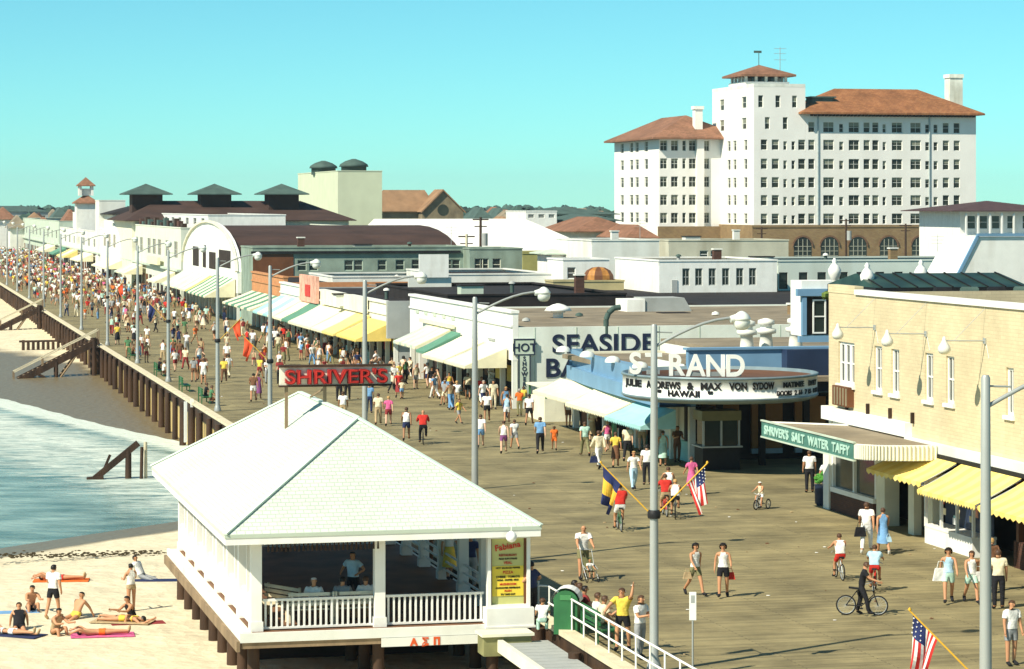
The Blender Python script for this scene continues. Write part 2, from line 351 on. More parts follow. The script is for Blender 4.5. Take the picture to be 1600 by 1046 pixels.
while n < 290: link('board', bm_[n % 3], root, (random.uniform(.0,.05), y, 0)); n += 1; y += .58
b = MB(); b.box(0, .05, 0, 530, -4, -.3); tag(b.build('board_panel', wallwood, root, (0, y, 0)), kind='stuff')

# ------------------------------------------------------------------ hotel
def hotel():
    V0, U0 = VU(at(1178, 320, 455)); root = empty('grand_hotel', W(V0, U0), TH, 'large white seaside hotel with red tiled roofs and a lookout tower, right background', 'hotel')
    X = lambda px: v_at(px, U0)-V0; D0 = 455
    Z = lambda py, x=0: HC-(py-HY)*(W(V0+x, U0).y)/F
    xe, xt = X(1525), X(1258); dep = u_at(1113, V0)-U0
    zt, ze, zb = Z(133), Z(178), Z(352)
    rowy = [226, 256, 285, 313, 342]; WF = 1.18
    wx = [(1193.8,9),(1211.5,10),(1226.8,5),(1239.6,5),(1252.8,10),(1268,9),(1294.7,15),(1314.6,6),(1334.4,15),(1354.3,9),(1368,9),(1381.8,5),(1401.7,15),(1430.8,15),(1449,6),(1462,6),(1478,9),(1495,9)]
    s = D0/F
    near = []
    for ry in rowy:
        for px, w in wx: near.append((X(px), w*s, Z(ry+8, X(px)), Z(ry-8, X(px))-.0))
    for px, w in wx[6:]: near.append((X(px), w*s, Z(206, X(px)), Z(190, X(px))))
    # unify rows to level heights
    def lvl(py): return Z(py+8.5), Z(py-8)
    near = []
    for ry in rowy+[198]:
        a, c = lvl(ry)
        for px, w in (wx if ry != 198 else wx[5:]): near.append((X(px), w*s*WF, a, c if w > 6 else c-.3))
    tnear = near[:]
    for px in (1188.6, 1215.5, 1241.5): tnear.append((X(px), 8*s, Z(168), Z(149)))
    for px in (1199, 1227): tnear.append((X(px), 8*s, Z(202), Z(183)))
    b = MB()
    t = [r for r in tnear if r[0] < xt]; o = [r for r in tnear if r[0] > xt]
    rc = lambda L: [(x-w/2, x+w/2, a, c) for x, w, a, c in L]
    facade(b, (0,0,0), (1,0,0), xt, zt, rc(t), .25, 0, zb)
    facade(b, (xt,0,0), (1,0,0), xe-xt, ze, [(a-xt, b_-xt, c, d) for a, b_, c, d in rc(o)], .25, 0, zb)
    wl_ = []
    for ry in rowy:
        a, c = lvl(ry)
        for px in (1124.3, 1139, 1148, 1165): wl_.append((u_at(px, V0)-U0, 1.7, a, c))
    for py in (158.6, 192):
        for px in (1128, 1162.5): wl_.append((u_at(px, V0)-U0, 2.4, Z(py+9), Z(py-9)))
    facade(b, (0,dep,0), (0,-1,0), dep, zt, [(dep-y-w/2, dep-y+w/2, a, c) for y, w, a, c in wl_], .25, 0, zb)
    b.add([(xt,0,ze),(xt,dep,ze),(xt,dep,zt),(xt,0,zt)], [(0,1,2,3)])
    b.add([(0,dep,zb),(xt,dep,zb),(xt,dep,zt),(0,dep,zt)], [(3,2,1,0)])
    b.box(xt+.02, xe, 14, 14.5, zb, ze); b.box(xe-.4, xe-.003, .02, 14, zb, ze-.02)
    b.build('wall', hotelw, root)
    MB().box(-.02, xt+.02, -.02, dep+.02, zt-.3, zt+.25).build('tower_roof', offwhite, root)
    g_ = [MB().box(xt+.4, xe-.2, .3, 13.8, zb, ze-.3), MB().box(.3, xt-.3, .3, dep-.3, zb, zt-.4)]
    c_ = MB(); c_.v, c_.f, c_.m = g_[0].v, g_[0].f, g_[0].m; c_.add(g_[1].v, g_[1].f); c_.build('interior_core', dark, root)
    for x, w, a, c in tnear: link('window', window_mesh(w, c-a, offwhite, hotelglass, .07, cross=1 if w > 1.3 else 0, blind=BR.choice([0, 0, .25, .4, .55])), root, (x, .2, a))
    for y, w, a, c in wl_: link('window', window_mesh(w, c-a, offwhite, hotelglass, .08, blind=BR.choice([0, .3, .5])), root, (.2, y, a), R(-90))
    # right wing roof
    rb = MB(); ov = 1.6; zr = Z(140)
    x0, x1, y0, y1 = xt-1.2, xe+1.0, -ov, 14+ov
    rb.hip(x0, x1, y0, y1, ze+.3, zr+.6, 0, .3, ridge=9)
    rb.build('roof', redtile, root)
    br = MB()
    for k in range(46): x = xt+1+k*(xe-xt-1)/46; br.box(x-.09, x+.09, -1.2, -.003, ze-.35, ze-.05)
    tag(br.build('eave_bracket', dark, root), kind='stuff')
    ch = MB(); cx = X(1512); ch.box(cx-1.2, cx+1.2, 5, 7.4, ze, Z(112)); ch.box(cx-1.35, cx+1.35, 4.85, 7.55, Z(116), Z(110)); ch.build('chimney', mat('chimney_stucco', (.74,.76,.66), .9, .25, .5, dirt=.7), root)
    dm = MB(); dx = X(1293); dm.box(dx-1.9, dx+1.9, 2.2, 5.5, ze+1.0, Z(151)); dm.box(dx-2.3, dx+2.3, 1.9, 5.5, Z(151), Z(149)); dm.build('dormer', greenroof, root)
    for px in (1278, 1452): MB().tube((X(px), -.12, zb), (X(px), -.12, ze-.2), .13, .13, 6).build('drainpipe', mat('drainpipe_grey', (.35,.42,.42)), root)
    # cupola on the tower
    cc = xt/2+.2; cw = 4.6
    cb = MB(); cb.box(cc-cw+.6, cc+cw-.6, dep/2-cw, dep/2+cw, zt+.25, zt+.9)
    cb.build('cupola_base', hotelw, root)
    for i in range(5):
        for j in range(5):
            if 0 < i < 4 and 0 < j < 4: continue
            x = cc+(-1+i/2)*(cw-1); y = dep/2+(-1+j/2)*(cw-.8)
            MB().box(x-.22, x+.22, y-.22, y+.22, zt+.9, Z(115)).build('cupola_column', offwhite, root)
    MB().box(cc-2.2, cc+2.2, dep/2-2.2, dep/2+2.2, zt+.9, Z(116)).build('cupola_core', glass, root)
    MB().hip(cc-cw, cc+cw, dep/2-cw-.3, dep/2+cw+.3, Z(113), Z(96), .4, .35).build('cupola_roof', redtile2, root)
    vn = MB(); zt2 = Z(97); vn.path([(cc, dep/2, zt2-.2), (cc, dep/2, zt2+2.6)], .06); vn.box(cc-.9, cc+.5, dep/2-.03, dep/2+.03, zt2+2.2, zt2+2.6); vn.build('weathervane', greenroof, root)
    an = MB(); ax = X(1249); an.path([(ax, 10, zt+.2), (ax, 10, Z(68))], .06)
    for z in (Z(70), Z(78), Z(88)): an.path([(ax-1.1, 10, z), (ax+1.1, 10, z)], .04)
    an.build('antenna', metal, root)
    # brown brick base with arches
    bb = MB(); xb0 = X(1178)-2; arches = [X(p) for p in (1253, 1295, 1339, 1387, 1437, 1475)]
    rs = [(a-1.5, a+1.5, 2.9, 5.6) for a in arches]
    facade(bb, (-.4,-.4,0), (1,0,0), xe+.8, zb, [(a+.4, b_+.4, c, d) for a, b_, c, d in rs], .5)
    facade(bb, (-.4,dep,0), (0,-1,0), dep+.4, zb, [], .5)
    bb.box(-.5, xe+.5, -.5, -.402, zb-.4, zb-.05); bb.add([(-.4,-.4,zb),(xe+.4,-.4,zb),(xe+.4,0,zb),(-.4,0,zb)], [(0,1,2,3)])
    bb.add([(-.4,-.4,zb),(0,-.4,zb),(0,dep,zb),(-.4,dep,zb)], [(0,1,2,3)])
    bb.build('brick_base', tanbrick2, root)
    for a in arches:
        w = MB(); pts = [(-1.6, 2.8), (1.6, 2.8), (1.6, 5.2)]+[(1.6*math.cos(t), 5.2+1.6*math.sin(t)) for t in [math.pi*i/10 for i in range(1, 10)]]+[(-1.6, 5.2)]
        w.add([(x, -.42, z) for x, z in pts], [tuple(range(len(pts)))], 1)
        for x in (-.8, 0, .8): w.box(x-.05, x+.05, -.5, -.43, 2.8, 6.4)
        for z in (3.6, 4.4, 5.2): w.box(-1.5, 1.5, -.49, -.435, z-.05, z+.05)
        for i in range(10):
            t0, t1 = math.pi*i/10, math.pi*(i+1)/10
            w.bar((1.75*math.cos(t0), -.46, 5.2+1.75*math.sin(t0)), (1.75*math.cos(t1), -.46, 5.2+1.75*math.sin(t1)), .15, .3, 2)
        w.build('arched_window', [mat('muntin_grey', (.35,.36,.28)), glass, mat('arch_brick', (.16,.09,.05))], root, (a, 0, 0))
    # left wing
    V1, U1 = VU(at(1030, 320, 470)); lx, ly = V1-V0, U1-U0
    X1 = lambda px: v_at(px, U1)-V0; Z1 = lambda py: HC-(py-HY)*470/F
    xw = X1(1150); d1 = u_at(960, V1)-U1; ze1 = Z1(216)
    wn_ = []; wf_ = []
    for ry in (227.5, 255.6, 284, 312.5, 340.7):
        a, c = Z1(ry+8.5), Z1(ry-8)
        for px, w in ((1037,10),(1054,10),(1069,5),(1082,10),(1104,8)): wn_.append((X1(px)-lx, w*.128, a, c))
        for px in (972, 986.6, 995.2, 1009.6): wf_.append((u_at(px, V1)-U1, 2.2, a, c))
    b = MB()
    facade(b, (lx,ly,0), (1,0,0), xw-lx, ze1, rc(wn_), .25)
    facade(b, (lx,ly+d1,0), (0,-1,0), d1, ze1, [(d1-y-w/2, d1-y+w/2, a, c) for y, w, a, c in wf_], .25)
    b.add([(lx,ly+d1,0),(xw,ly+d1,0),(xw,ly+d1,ze1),(lx,ly+d1,ze1)], [(3,2,1,0)])
    pl = X1(1094); b.box(pl-.8, pl+.5, ly-.8, ly-.003, 0, ze1)
    b.build('wing_wall', hotelw, root)
    MB().box(lx+.4, xw-.3, ly+.4, ly+d1-.4, 0, ze1-.4).build('wing_core', dark, root)
    for x, w, a, c in wn_: link('window', window_mesh(w, c-a, offwhite, hotelglass, .07, cross=1 if w > 1 else 0, blind=BR.choice([0, 0, .25, .4])), root, (lx+x, ly+.2, a))
    for y, w, a, c in wf_: link('window', window_mesh(w, c-a, offwhite, hotelglass, .08, blind=BR.choice([0, .3, .5])), root, (lx+.2, ly+y, a), R(-90))
    MB().hip(lx, xw, ly, ly+d1, ze1+.1, Z1(178), 1.6, .3, ridge=8.5).build('wing_roof', redtile2, root)
    ch = MB(); cx = X1(1096); ch.box(cx-.7, cx+.7, ly+1.5, ly+3, ze1, Z1(170)); ch.box(cx-.9, cx+.9, ly+1.3, ly+3.2, Z1(170), Z1(165)); ch.build('chimney', hotelw, root)
    MB().box(lx-.5, xw, ly-.9, ly-.81, 0, Z1(354)).build('wing_base', tanbrick2, root)
hotel()

# ------------------------------------------------------------------ background town
def px_house(name, label, cat, pxa, pxb, D, ytop, depth, wall, roof, kind='flat', yroof=None, nwin=0, winy=None, front=(), group=None, over=.5, frame=None, gl=None, ww=.9, parapet=.35, cross=0, ridge=None):
    """a building whose camera-facing wall spans pxa..pxb at distance D"""
    v0, u0 = VU(at(pxa, 320, D)); v1 = v_at(pxb, u0); h = HC-(ytop-HY)*D/F
    near = []
    if nwin:
        a, c = HC-(winy[1]-HY)*D/F, HC-(winy[0]-HY)*D/F
        xs = nwin if isinstance(nwin, (list, tuple)) else [pxa+(pxb-pxa)*(i+.5)/nwin for i in range(nwin)]
        near = [(v_at(p, u0)-v0, ww, a, c) for p in xs]
    rh = (HC-(yroof-HY)*(D+depth*.4)/F)-h if yroof else 2
    return house(name, label, cat, v0, v1, u0, u0+depth, h, wall, roof, kind, rh, over, front, near, frame, group, gl=gl, parapet=parapet, cross=cross, ridge=ridge)
# ballroom shed with three green ventilators
r = px_house('dance_hall', 'long brown roofed hall with three green topped ventilators along its ridge', 'hall', 206, 545, 395, 345, 30, cream, brownroof, 'hip', 314, over=1.0, ridge=6)
dh_v, dh_u = VU(r.location)
for px in (228, 335, 440):
    D = 410; p = at(px, 320, D); v, u = VU(p); lx, ly = v-dh_v, u-dh_u; z1 = HC+.2-(318-HY)*D/F
    MB().box(lx-2.3, lx+2.3, ly-2.3, ly+2.3, z1-1.6, z1+1.3).build('ventilator_base', brownroof, r)
    MB().hip(lx-2.3, lx+2.3, ly-2.3, ly+2.3, z1+1.25, z1+2.8, 1.4, .15).build('ventilator_roof', greenroof, r)
o = px_house('dance_hall_annex', 'cream walled wing of the long hall behind the boardwalk pavilion front', 'hall', 176, 285, 440, 335, 18, offwhite, tar, 'hip', 318, over=.8)
# fly tower
v0, u0 = VU(at(528, 320, 435)); v1 = v_at(597, u0); hh = HC-(268-HY)*435/F
r = house('fly_tower', 'tall windowless pale green block with two dark domed vents on top', 'building', v0, v1, u0, u0+42, hh, mat('pale_stucco', (.58, .62, .44), .9, .05, .4, dirt=.1), gravelroof, parapet=.1)
for px in (506, 549):
    lx = 3.4; ly = (4.5 if px == 549 else 24)
    if px == 506: lx = 1.6
    MB().lathe((lx, ly, hh-.3), [(2.1, 0), (2.1, 1.1), (2.45, 1.1), (2.3, 1.5), (1.5, 2.0), (.6, 2.3), (.3, 2.4)], 12).build('dome_vent', greenroof, r)
# church
D = 520; v0, u0 = VU(at(660, 320, D)); v1 = v_at(724, u0)
r = empty('stone_church', W(v0, u0), TH, 'brown roofed stone church with a round gable window, behind the white roof', 'church')
w = v1-v0; he = HC-(330-HY)*D/F; hr = HC-(296-HY)*D/F; wl0 = v_at(598, u0)-v0
b = MB(); pts = [(0,0,0),(w,0,0),(w,0,he),(w/2,0,hr-.4),(0,0,he)]; b.add(pts+[(x,y+3.9,z) for x, y, z in pts], [(0,1,2,3,4),(9,8,7,6,5),(0,4,9,5),(1,6,7,2)]); b.box(wl0, w-.01, 4, 12, 0, he); b.build('wall', stone, r)
b = MB(); b.add([(-.4,-.5,he-.2),(w/2,-.5,hr),(w+.4,-.5,he-.2),(-.4,8,he-.2),(w/2,8,hr),(w+.4,8,he-.2)], [(0,1,4,3),(1,2,5,4)]); b.add([(-.4,-.5,he-.5),(w/2,-.5,hr-.35),(w+.4,-.5,he-.5),(-.4,-.5,he-.2),(w/2,-.5,hr),(w+.4,-.5,he-.2)], [(0,1,4,3),(1,2,5,4)]); b.hip(wl0-.5, w/2, 3.4, 12.6, he, hr-.1, 0, .2, ridge=2); b.build('roof', mat('church_shingle', (.27,.16,.085), .9, .2, .5), r)
b = MB(); n = 14; b.add([(w/2+1.1*math.cos(2*math.pi*i/n), -.06, he+.2+1.1*math.sin(2*math.pi*i/n)) for i in range(n)], [tuple(range(n))]); b.build('round_window', hotelglass, r)
# big white roof
D = 318; v0, u0 = VU(at(640, 320, D)); v1 = v_at(925, u0)
r = empty('white_roofed_hall', W(v0, u0), TH, 'wide hall with a bright white low pitched roof in the middle distance', 'hall')
zr = HC-(342-HY)*345/F; ze = HC-(392-HY)*D/F; w = v1-v0
MB().box(0, w, 0, 30, 0, ze).build('wall', cream, r)
b = MB(); b.add([(-.6,-.6,ze),(w+.6,-.6,ze),(w+.6,40,ze),(-.6,40,ze),(-.2,22,zr),(w-3.0,22,zr)], [(0,1,5,4),(1,2,5),(2,3,4,5),(3,0,4)]); b.add([(-.6,-.6,ze-.3),(w+.6,-.6,ze-.3),(w+.6,-.6,ze-.005),(-.6,-.6,ze-.005)], [(0,1,2,3)]); b.build('roof', mat('white_roof_coating', (.82,.81,.73), .8, .04, .3, dirt=.15), r)
# red and brown roofed houses by the hotel
px_house('tiled_house', 'low house with a red brown hip roof left of the hotel base', 'house', 905, 985, 400, 362, 20, cream, redtile2, 'hip', 339, over=1.2)
px_house('brown_cottage', 'small brown roofed cottage directly before the left hotel wing', 'house', 985, 1018, 385, 372, 14, tanbrick2, redtile2, 'hip', 351, over=1.0)
px_house('dormer_house', 'small white house with three dark windows above the white roof', 'house', 822, 870, 430, 331, 14, white, greenroof, 'flat', nwin=3, winy=(335, 341), ww=1.0)
px_house('slate_roofed_house', 'grey green roofed house beside the left hotel wing', 'house', 850, 955, 445, 335, 22, mint, greenroof, 'hip', 324, over=1.2, nwin=5, winy=(337, 343))
px_house('shed_row', 'long dark roofed shed beyond the red tiled house', 'shed', 905, 962, 425, 345, 20, greyw, greenroof, 'hip', 335, over=.8)
# porch house at the right
r = px_house('porch_house', 'white colonial house with arched porch openings at the right edge', 'house', 1500, 1650, 400, 330, 16, white, mat('dark_porch_roof', (.07,.04,.04), .8, .2, 1), 'hip', 314, nwin=[1518, 1537, 1556, 1580, 1604], winy=(337, 358), over=2.2, ww=1.3)
for k in range(5):
    x = v_at(1505+k*20, 388)-VU(r.location)[0]; MB().box(k*1.9+.1, k*1.9+.35, -1.9, -1.65, 3.5, 11).build('porch_column', white, r)
MB().box(-.2, 12, -2, -.003, 7.4, 7.8).build('porch_floor', white, r); MB().box(-.2, 12, -2, -.003, 3.0, 3.5).build('porch_floor', white, r)
# grey green block with windows
r = px_house('green_block', 'long grey green two storey block with dark cornice and small windows', 'building', 395, 727, 276, 388, 9, mat('grey_green_stucco', (.24,.31,.25), .85, .2, .6, .3, dirt=.5), gravelroof, nwin=[472, 490, 545, 560, 597, 625, 650, 700, 712], winy=(407, 424), ww=.95, frame=mint)
MB().box(-.2, 21.8, -.25, -.065, 7.25, 7.5).build('cornice', black, r); MB().box(0, 4.2, -.08, -.003, 3.5, 7.2).build('brown_panel', brownp, r)
r = px_house('green_annex', 'shorter grey green block with three tall openings beside the long one', 'building', 734, 816, 278, 390, 9, MATS['grey_green_stucco'], gravelroof, nwin=[748, 757, 776], winy=(404, 424), ww=.9, frame=cream)
px_house('mustard_shed', 'olive yellow shed wall behind the white roofed penthouse', 'shed', 817, 872, 290, 397, 10, mat('mustard', (.36,.34,.12), .85, .15, .6), gravelroof)
px_house('pale_workshop', 'tall blank off white workshop wall left of the six window building', 'building', 925, 1030, 262, 377, 14, offwhite, tar)
px_house('penthouse_shed', 'small white penthouse with a dark flat roof beside the brown dome shade', 'shed', 880, 952, 248, 407, 6, white, tar, parapet=.1, nwin=[893], winy=(418, 436), ww=.8)
px_house('cream_annex', 'little white annex with a green shade roof at the middle distance', 'shed', 862, 920, 272, 397, 6, white, mint, 'hip', 388, over=.7)
px_house('roadside_garage', 'long low grey wall with pilasters before the hotel', 'building', 1045, 1232, 305, 377, 12, mat('grey_cream_wall', (.50,.49,.38), .9, .12, .4, .3, dirt=.5), gravelroof, nwin=[1100, 1117], winy=(392, 404), ww=1.0)
r = px_house('long_white_block', 'plain white two storey building with a row of six windows', 'building', 1030, 1214, 230, 409, 14, white, gravelroof, nwin=[1072, 1092, 1113, 1134, 1156, 1176], winy=(420, 447), ww=.66, cross=1, frame=greyw)
v0, u0 = VU(r.location)
for z0, z1 in ((438, 463), (466, 482)):
    MB().box(v_at(1054, u0)-v0-.25, v_at(1054, u0)-v0+.25, -.06, -.004, HC-(z1-HY)*230/F, HC-(z0-HY)*230/F).build('louvre', greyw, r)
px_house('pale_green_block', 'pale green building with spaced dark windows right of the six window block', 'building', 1216, 1640, 236, 409, 14, mat('pale_mint_wall', (.56,.63,.56), .85, .06, .5, dirt=.2), tar, nwin=[1224, 1255, 1284, 1318, 1345, 1375, 1404, 1435, 1465, 1495, 1525, 1560], winy=(426, 452), ww=.8, frame=black)
# far scattered houses
random.seed(21)
roofs = [redtile2, greenroof, brownroof, gravelroof, MATS['church_shingle']]; walls = [white, offwhite, cream, mint, greyw]
ln = ['red', 'green', 'dark brown', 'grey', 'tan']
spots = []
for k in range(34): spots.append((random.uniform(735, 950) if k < 22 else random.uniform(-20, 120), random.uniform(560, 980), random.uniform(16, 34), random.uniform(6, 8.5)))
spots.sort()
ordn = 'first second third fourth fifth sixth seventh eighth ninth tenth eleventh twelfth thirteenth fourteenth fifteenth sixteenth seventeenth eighteenth nineteenth twentieth'.split()
nl = sum(1 for q_ in spots if q_[0] < 300)
for k, (px, D, wpx, hz_) in enumerate(spots):
    i = k*3 % 5; yt = 320+(12.3-hz_)*F/D; left = k < nl; o_ = ordn[k if left else min(19, k-nl)] if (left or k-nl < 20) else ['next to last', 'last'][k-nl-20]
    px_house('far_house', 'far %s roofed house, %s from the left %s' % (ln[i], o_, 'at the left horizon' if left else 'between church and hotel'), 'house', px, px+wpx, D, yt, 12, walls[k % 4], roofs[i], 'hip', yt-3.2*F/D, group='distant town houses', over=.8)
# far trees as one mass, real crowns of many small clumps
def blob(mb, c, r, n=7, m=0, sq=.7):
    vs = []; 
    for i in range(n):
        t = math.pi*(i+.5)/n
        for j in range(6):
            p = 2*math.pi*j/6+i; k = r*random.uniform(.7, 1.15)
            vs.append((c[0]+k*math.sin(t)*math.cos(p), c[1]+k*math.sin(t)*math.sin(p), c[2]+k*sq*math.cos(t)))
    fs = [(i*6+j, (i+1)*6+j, (i+1)*6+(j+1) % 6, i*6+(j+1) % 6) for i in range(n-1) for j in range(6)]
    mb.add(vs, fs, m)
b = MB()
for k in range(900):
    D = random.uniform(900, 2600); px = random.uniform(-40, 1680); p = at(px, 320, D)
    r = random.uniform(2.5, 6); blob(b, (p.x, D, random.uniform(3, 7)+D*.0008), r, 5)
for k in range(90):
    px = random.uniform(600, 960); D = random.uniform(480, 640); p = at(px, 320, D); blob(b, (p.x, D, random.uniform(2, 7.5)), random.uniform(1.5, 3.2), 4)
tag(b.build('distant_trees', treegreen), 'low blue green line of distant trees along the horizon', 'trees', kind='stuff')

# ------------------------------------------------------------------ boardwalk shop row, near to far
def awning(root, mats, y0, y1, zt, zb, proj, x=0.0, stripes=0, scallop=.22, side=True):
    """canvas on the ocean side of a shop: sloping sheet plus scalloped valance, stripes are separate strips of cloth"""
    n = max(1, stripes or 1); b = MB()
    for i in range(n):
        a = y0+(y1-y0)*i/n; c = y0+(y1-y0)*(i+1)/n; m = i % len(mats)
        mid = .5; sag = .06
        b.add([(x,a,zt),(x,c,zt),(x-proj*mid,c,(zt+zb)/2-sag),(x-proj*mid,a,(zt+zb)/2-sag),(x-proj,c,zb),(x-proj,a,zb)], [(0,3,2,1),(3,5,4,2)], m)
        ns = max(1, round((c-a)/.3))
        for k in range(ns):
            p = a+(c-a)*k/ns; q_ = a+(c-a)*(k+1)/ns; h = scallop
            b.add([(x-proj-.01,p,zb),(x-proj-.01,q_,zb),(x-proj-.01,q_,zb-h*.55),(x-proj-.01,(p+q_)/2,zb-h),(x-proj-.01,p,zb-h*.55)], [(0,4,3,2,1)], m)
    if side: b.add([(x,y0,zt),(x-proj,y0,zb),(x-proj,y0,zb-.15),(x,y0,zb-.15)], [(0,3,2,1)], 0)
    o = b.build('awning', mats, root)
    f = MB(); f.path([(x-.01,y0+.03,zt-.05),(x-proj+.03,y0+.03,zb-.03),(x-proj+.03,y1-.03,zb-.03),(x-.01,y1-.03,zt-.05)], .025); f.path([(x-.01, y0+.03, zb-.1), (x-proj+.03, y0+.03, zb-.1)], .02)
    f.build('awning_frame', metal, o)
    return o
def shopfront(root, y0, y1, z1=2.9, bay=3.2, dkm=None, x=0.0):
    """open shop bays: recessed dark interior, piers, counters"""
    n = max(1, round((y1-y0)/bay))
    MB().box(x+1.2, x+1.3, y0, y1, 0, z1).build('shop_back_wall', dkm or dark, root)  # near-black sheet paints in the shade behind the counters
    for i in range(n+1):
        y = y0+(y1-y0)*i/n; MB().box(x-.002, x+.3, y-.14, y+.14, 0, z1).build('pier', offwhite, root)
    for i in range(n):
        ya = y0+(y1-y0)*(i+.15)/n; yb = y0+(y1-y0)*(i+.85)/n
        if i % 3 != 2: MB().box(x+.35, x+.8, ya, yb, 0, .95).build('counter', random.choice([white, cream, red, greenp, brownp, aqua]), root)
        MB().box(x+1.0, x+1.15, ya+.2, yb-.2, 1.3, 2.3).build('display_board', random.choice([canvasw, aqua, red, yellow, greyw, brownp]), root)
def shop(label, u0, u1, h, depth, wall, roof, awns, name='shop', v=37.55, zf=2.9, parapet=.5, near=(), roofz=None, dkm=None):
    root = empty(name, W(v, u0), TH, label, 'shop')
    L = u1-u0; rz = roofz or h-.8
    b = MB(); b.box(0, .35, 0, L, zf, h); b.box(-.12, .40, -.05, L+.05, h, h+.16); b.box(-.10, -.003, 0, L, h-.85, h-.72); b.build('front_wall', wall, root)
    b = MB(); b.box(.36, depth, 0, .3, 0, rz); b.box(depth-.3, depth, .3, L, 0, rz); b.box(.36, depth-.3, L-.3, L, 0, rz); b.build('side_wall', near[0] if near else wall, root)
    MB().box(.352, depth-.05, .05, L-.05, rz-.3, rz-.1).build('roof', roof, root)
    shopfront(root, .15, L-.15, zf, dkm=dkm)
    for (a, c, zt, zb, pj, ms, st) in awns: awning(root, ms, a, c, zt, zb, pj, 0-.13, st)
    return root, L
def text_mesh(body, size, ext, mt, off=0.0, align='CENTER', name='letters', xs=1.0):
    c = bpy.data.curves.new(name, 'FONT'); c.body = body; c.size = size; c.extrude = ext; c.offset = off; c.align_x = align; c.space_character = 1.05
    o = bpy.data.objects.new(name, c); col.objects.link(o); dg = bpy.context.evaluated_depsgraph_get()
    me = bpy.data.meshes.new_from_object(o.evaluated_get(dg)); bpy.data.objects.remove(o); bpy.data.curves.remove(c)
    me.materials.clear(); me.materials.append(mt); me.name = name
    for v in me.vertices: v.co.x *= xs
    return me
def text(body, size, mt, parent, loc, rz=0.0, ext=.02, off=0.0, align='CENTER', name='lettering', xs=1.0):
    me = text_mesh(body, size, ext, mt, off, align, name, xs); o = bpy.data.objects.new(name, me); col.objects.link(o)
    o.parent = parent; o.location = loc; o.rotation_euler = (R(90), 0, rz); return o
inkb = mat('navy_lettering', (.012, .02, .05), .6, .2, 2); inkk = mat('black_lettering', (.01, .008, .008), .5, .1, 2)

# Seaside bath house (white), near side wall carries the painted name
seaw = mat('bath_house_wall', (.70, .74, .66), .85, .07, .7, .2, dirt=.25)
r, L = shop('white bath house with painted name on its side wall and pale awnings', 157.6, 189.4, 5.75, 38, white, gravelroof,
    [(1, 7, 3.6, 2.55, 2.6, [canvasw], 1), (7.2, 14, 3.7, 2.55, 2.6, [canvasw, yellow2], 1), (14.2, 17, 3.9, 2.7, 2.4, [canvasg], 1), (17.2, 25, 4.0, 2.9, 2.4, [canvasw, mint], 8)], 'bath_house', near=[seaw], roofz=4.9, dkm=dark)
text('SEASIDE', 1.55, inkb, r, (v_at(943, 157.6)-37.55, -.03, HC-(550-HY)*163.5/F), 0, .02, .035, xs=1.12)
text('BATHS', 1.55, inkb, r, (v_at(851, 157.6)-37.55, -.03, HC-(588-HY)*163/F), 0, .02, .035, 'LEFT', xs=1.12)
for k in range(14): MB().box(1.35+k*2.6, 1.40+k*2.6, -.02, -.003, .2, 4.88).build('wall_joint', mint, r)
sg = MB(); vx = v_at(818, 157.6)-37.55
sg.box(vx-.62, vx+.62, -.22, -.045, 3.25, 4.2); sg.box(vx-.34, vx+.34, -.22, -.045, .9, 3.24); sb = sg.build('hot_showers_sign', mint, r)
b = MB(); b.box(vx-.66, vx+.66, -.24, -.221, 3.22, 3.29); b.box(vx-.66, vx+.66, -.24, -.221, 4.14, 4.22); b.box(vx-.66, vx-.58, -.24, -.221, 3.3, 4.13); b.box(vx+.58, vx+.66, -.24, -.221, 3.3, 4.13); b.box(vx-.38, vx-.31, -.24, -.221, .9, 3.21); b.box(vx+.31, vx+.38, -.24, -.221, .9, 3.21); b.build('sign_border', inkb, sb)
text('HOT', .68, inkb, sb, (vx, -.235, 3.46), 0, .01, .012)
for i, c in enumerate('SHOWERS'): text(c, .36, inkb, sb, (vx, -.235, 2.9-i*.31), 0, .01, .01)
# front decoration of the bath house: cornice, round vents, louvred panel, rectangular windows
cm = MB().box(-.05, .0, -.5, .5, -.12, .12).mesh('wall_plaque', mint)
for y in (17, 20, 23, 26, 29): link('wall_plaque', cm, r, (-.004, y, 4.75))
MB().box(-.30, -.131, 16, 27, 4.1, 4.35).build('awning_box', canvasw, r)
rb_ = MB()
for i in range(9): rb_.box(-.09, -.004, 4.6+.0*i, 6.4, .5+i*.42, .62+i*.42)
tag(rb_.build('shutter_slat', greyw, r), kind='stuff')
# roof furniture on the bath house
def roof_thing(name, label, cat, px, D, zb, fn, group=None, rz=TH):
    p = at(px, 320, D); e = empty(name, (p.x, D, zb), rz, label, cat, group); fn(e); return e
def dome(e): MB().lathe((0,0,0), [(.5,0),(.5,.1),(.95,.12),(.75,.35),(.4,.52),(.1,.6)], 10).build('hood', white, e); MB().lathe((0,0,-.5), [(.35,0),(.35,.5)], 8).build('stack', white, e)
roof_thing('roof_ventilator', 'white hooded ventilator on the gravel roof above SEASIDE', 'ventilator', 872, 178, 5.15, dome)
def duct(e):
    b = MB(); b.add([(0,0,0),(1.3,0,0),(1.3,0,1.6),(0,0,1.6),(0,3,0),(1.3,3,0),(1.3,3,1.6),(0,3,1.6)], [(0,1,2,3),(4,7,6,5),(0,3,7,4),(1,5,6,2),(3,2,6,7)]); b.build('white_casing', white, e)
    MB().box(1.302, 4.2, .1, 2.9, 0, 1.7).build('grey_casing', greyw, e); b = MB(); b.add([(4.202,.1,0),(5.2,.1,0),(4.202,.1,1.69),(4.202,2.9,0),(5.2,2.9,0),(4.202,2.9,1.69)], [(0,1,2),(5,4,3),(1,4,5,2)]); b.build('sloped_end', greyw, e)
roof_thing('roof_air_plant', 'grey and white boxed air plant on the roof behind SEASIDE', 'air unit', 980, 188, 4.05, duct)
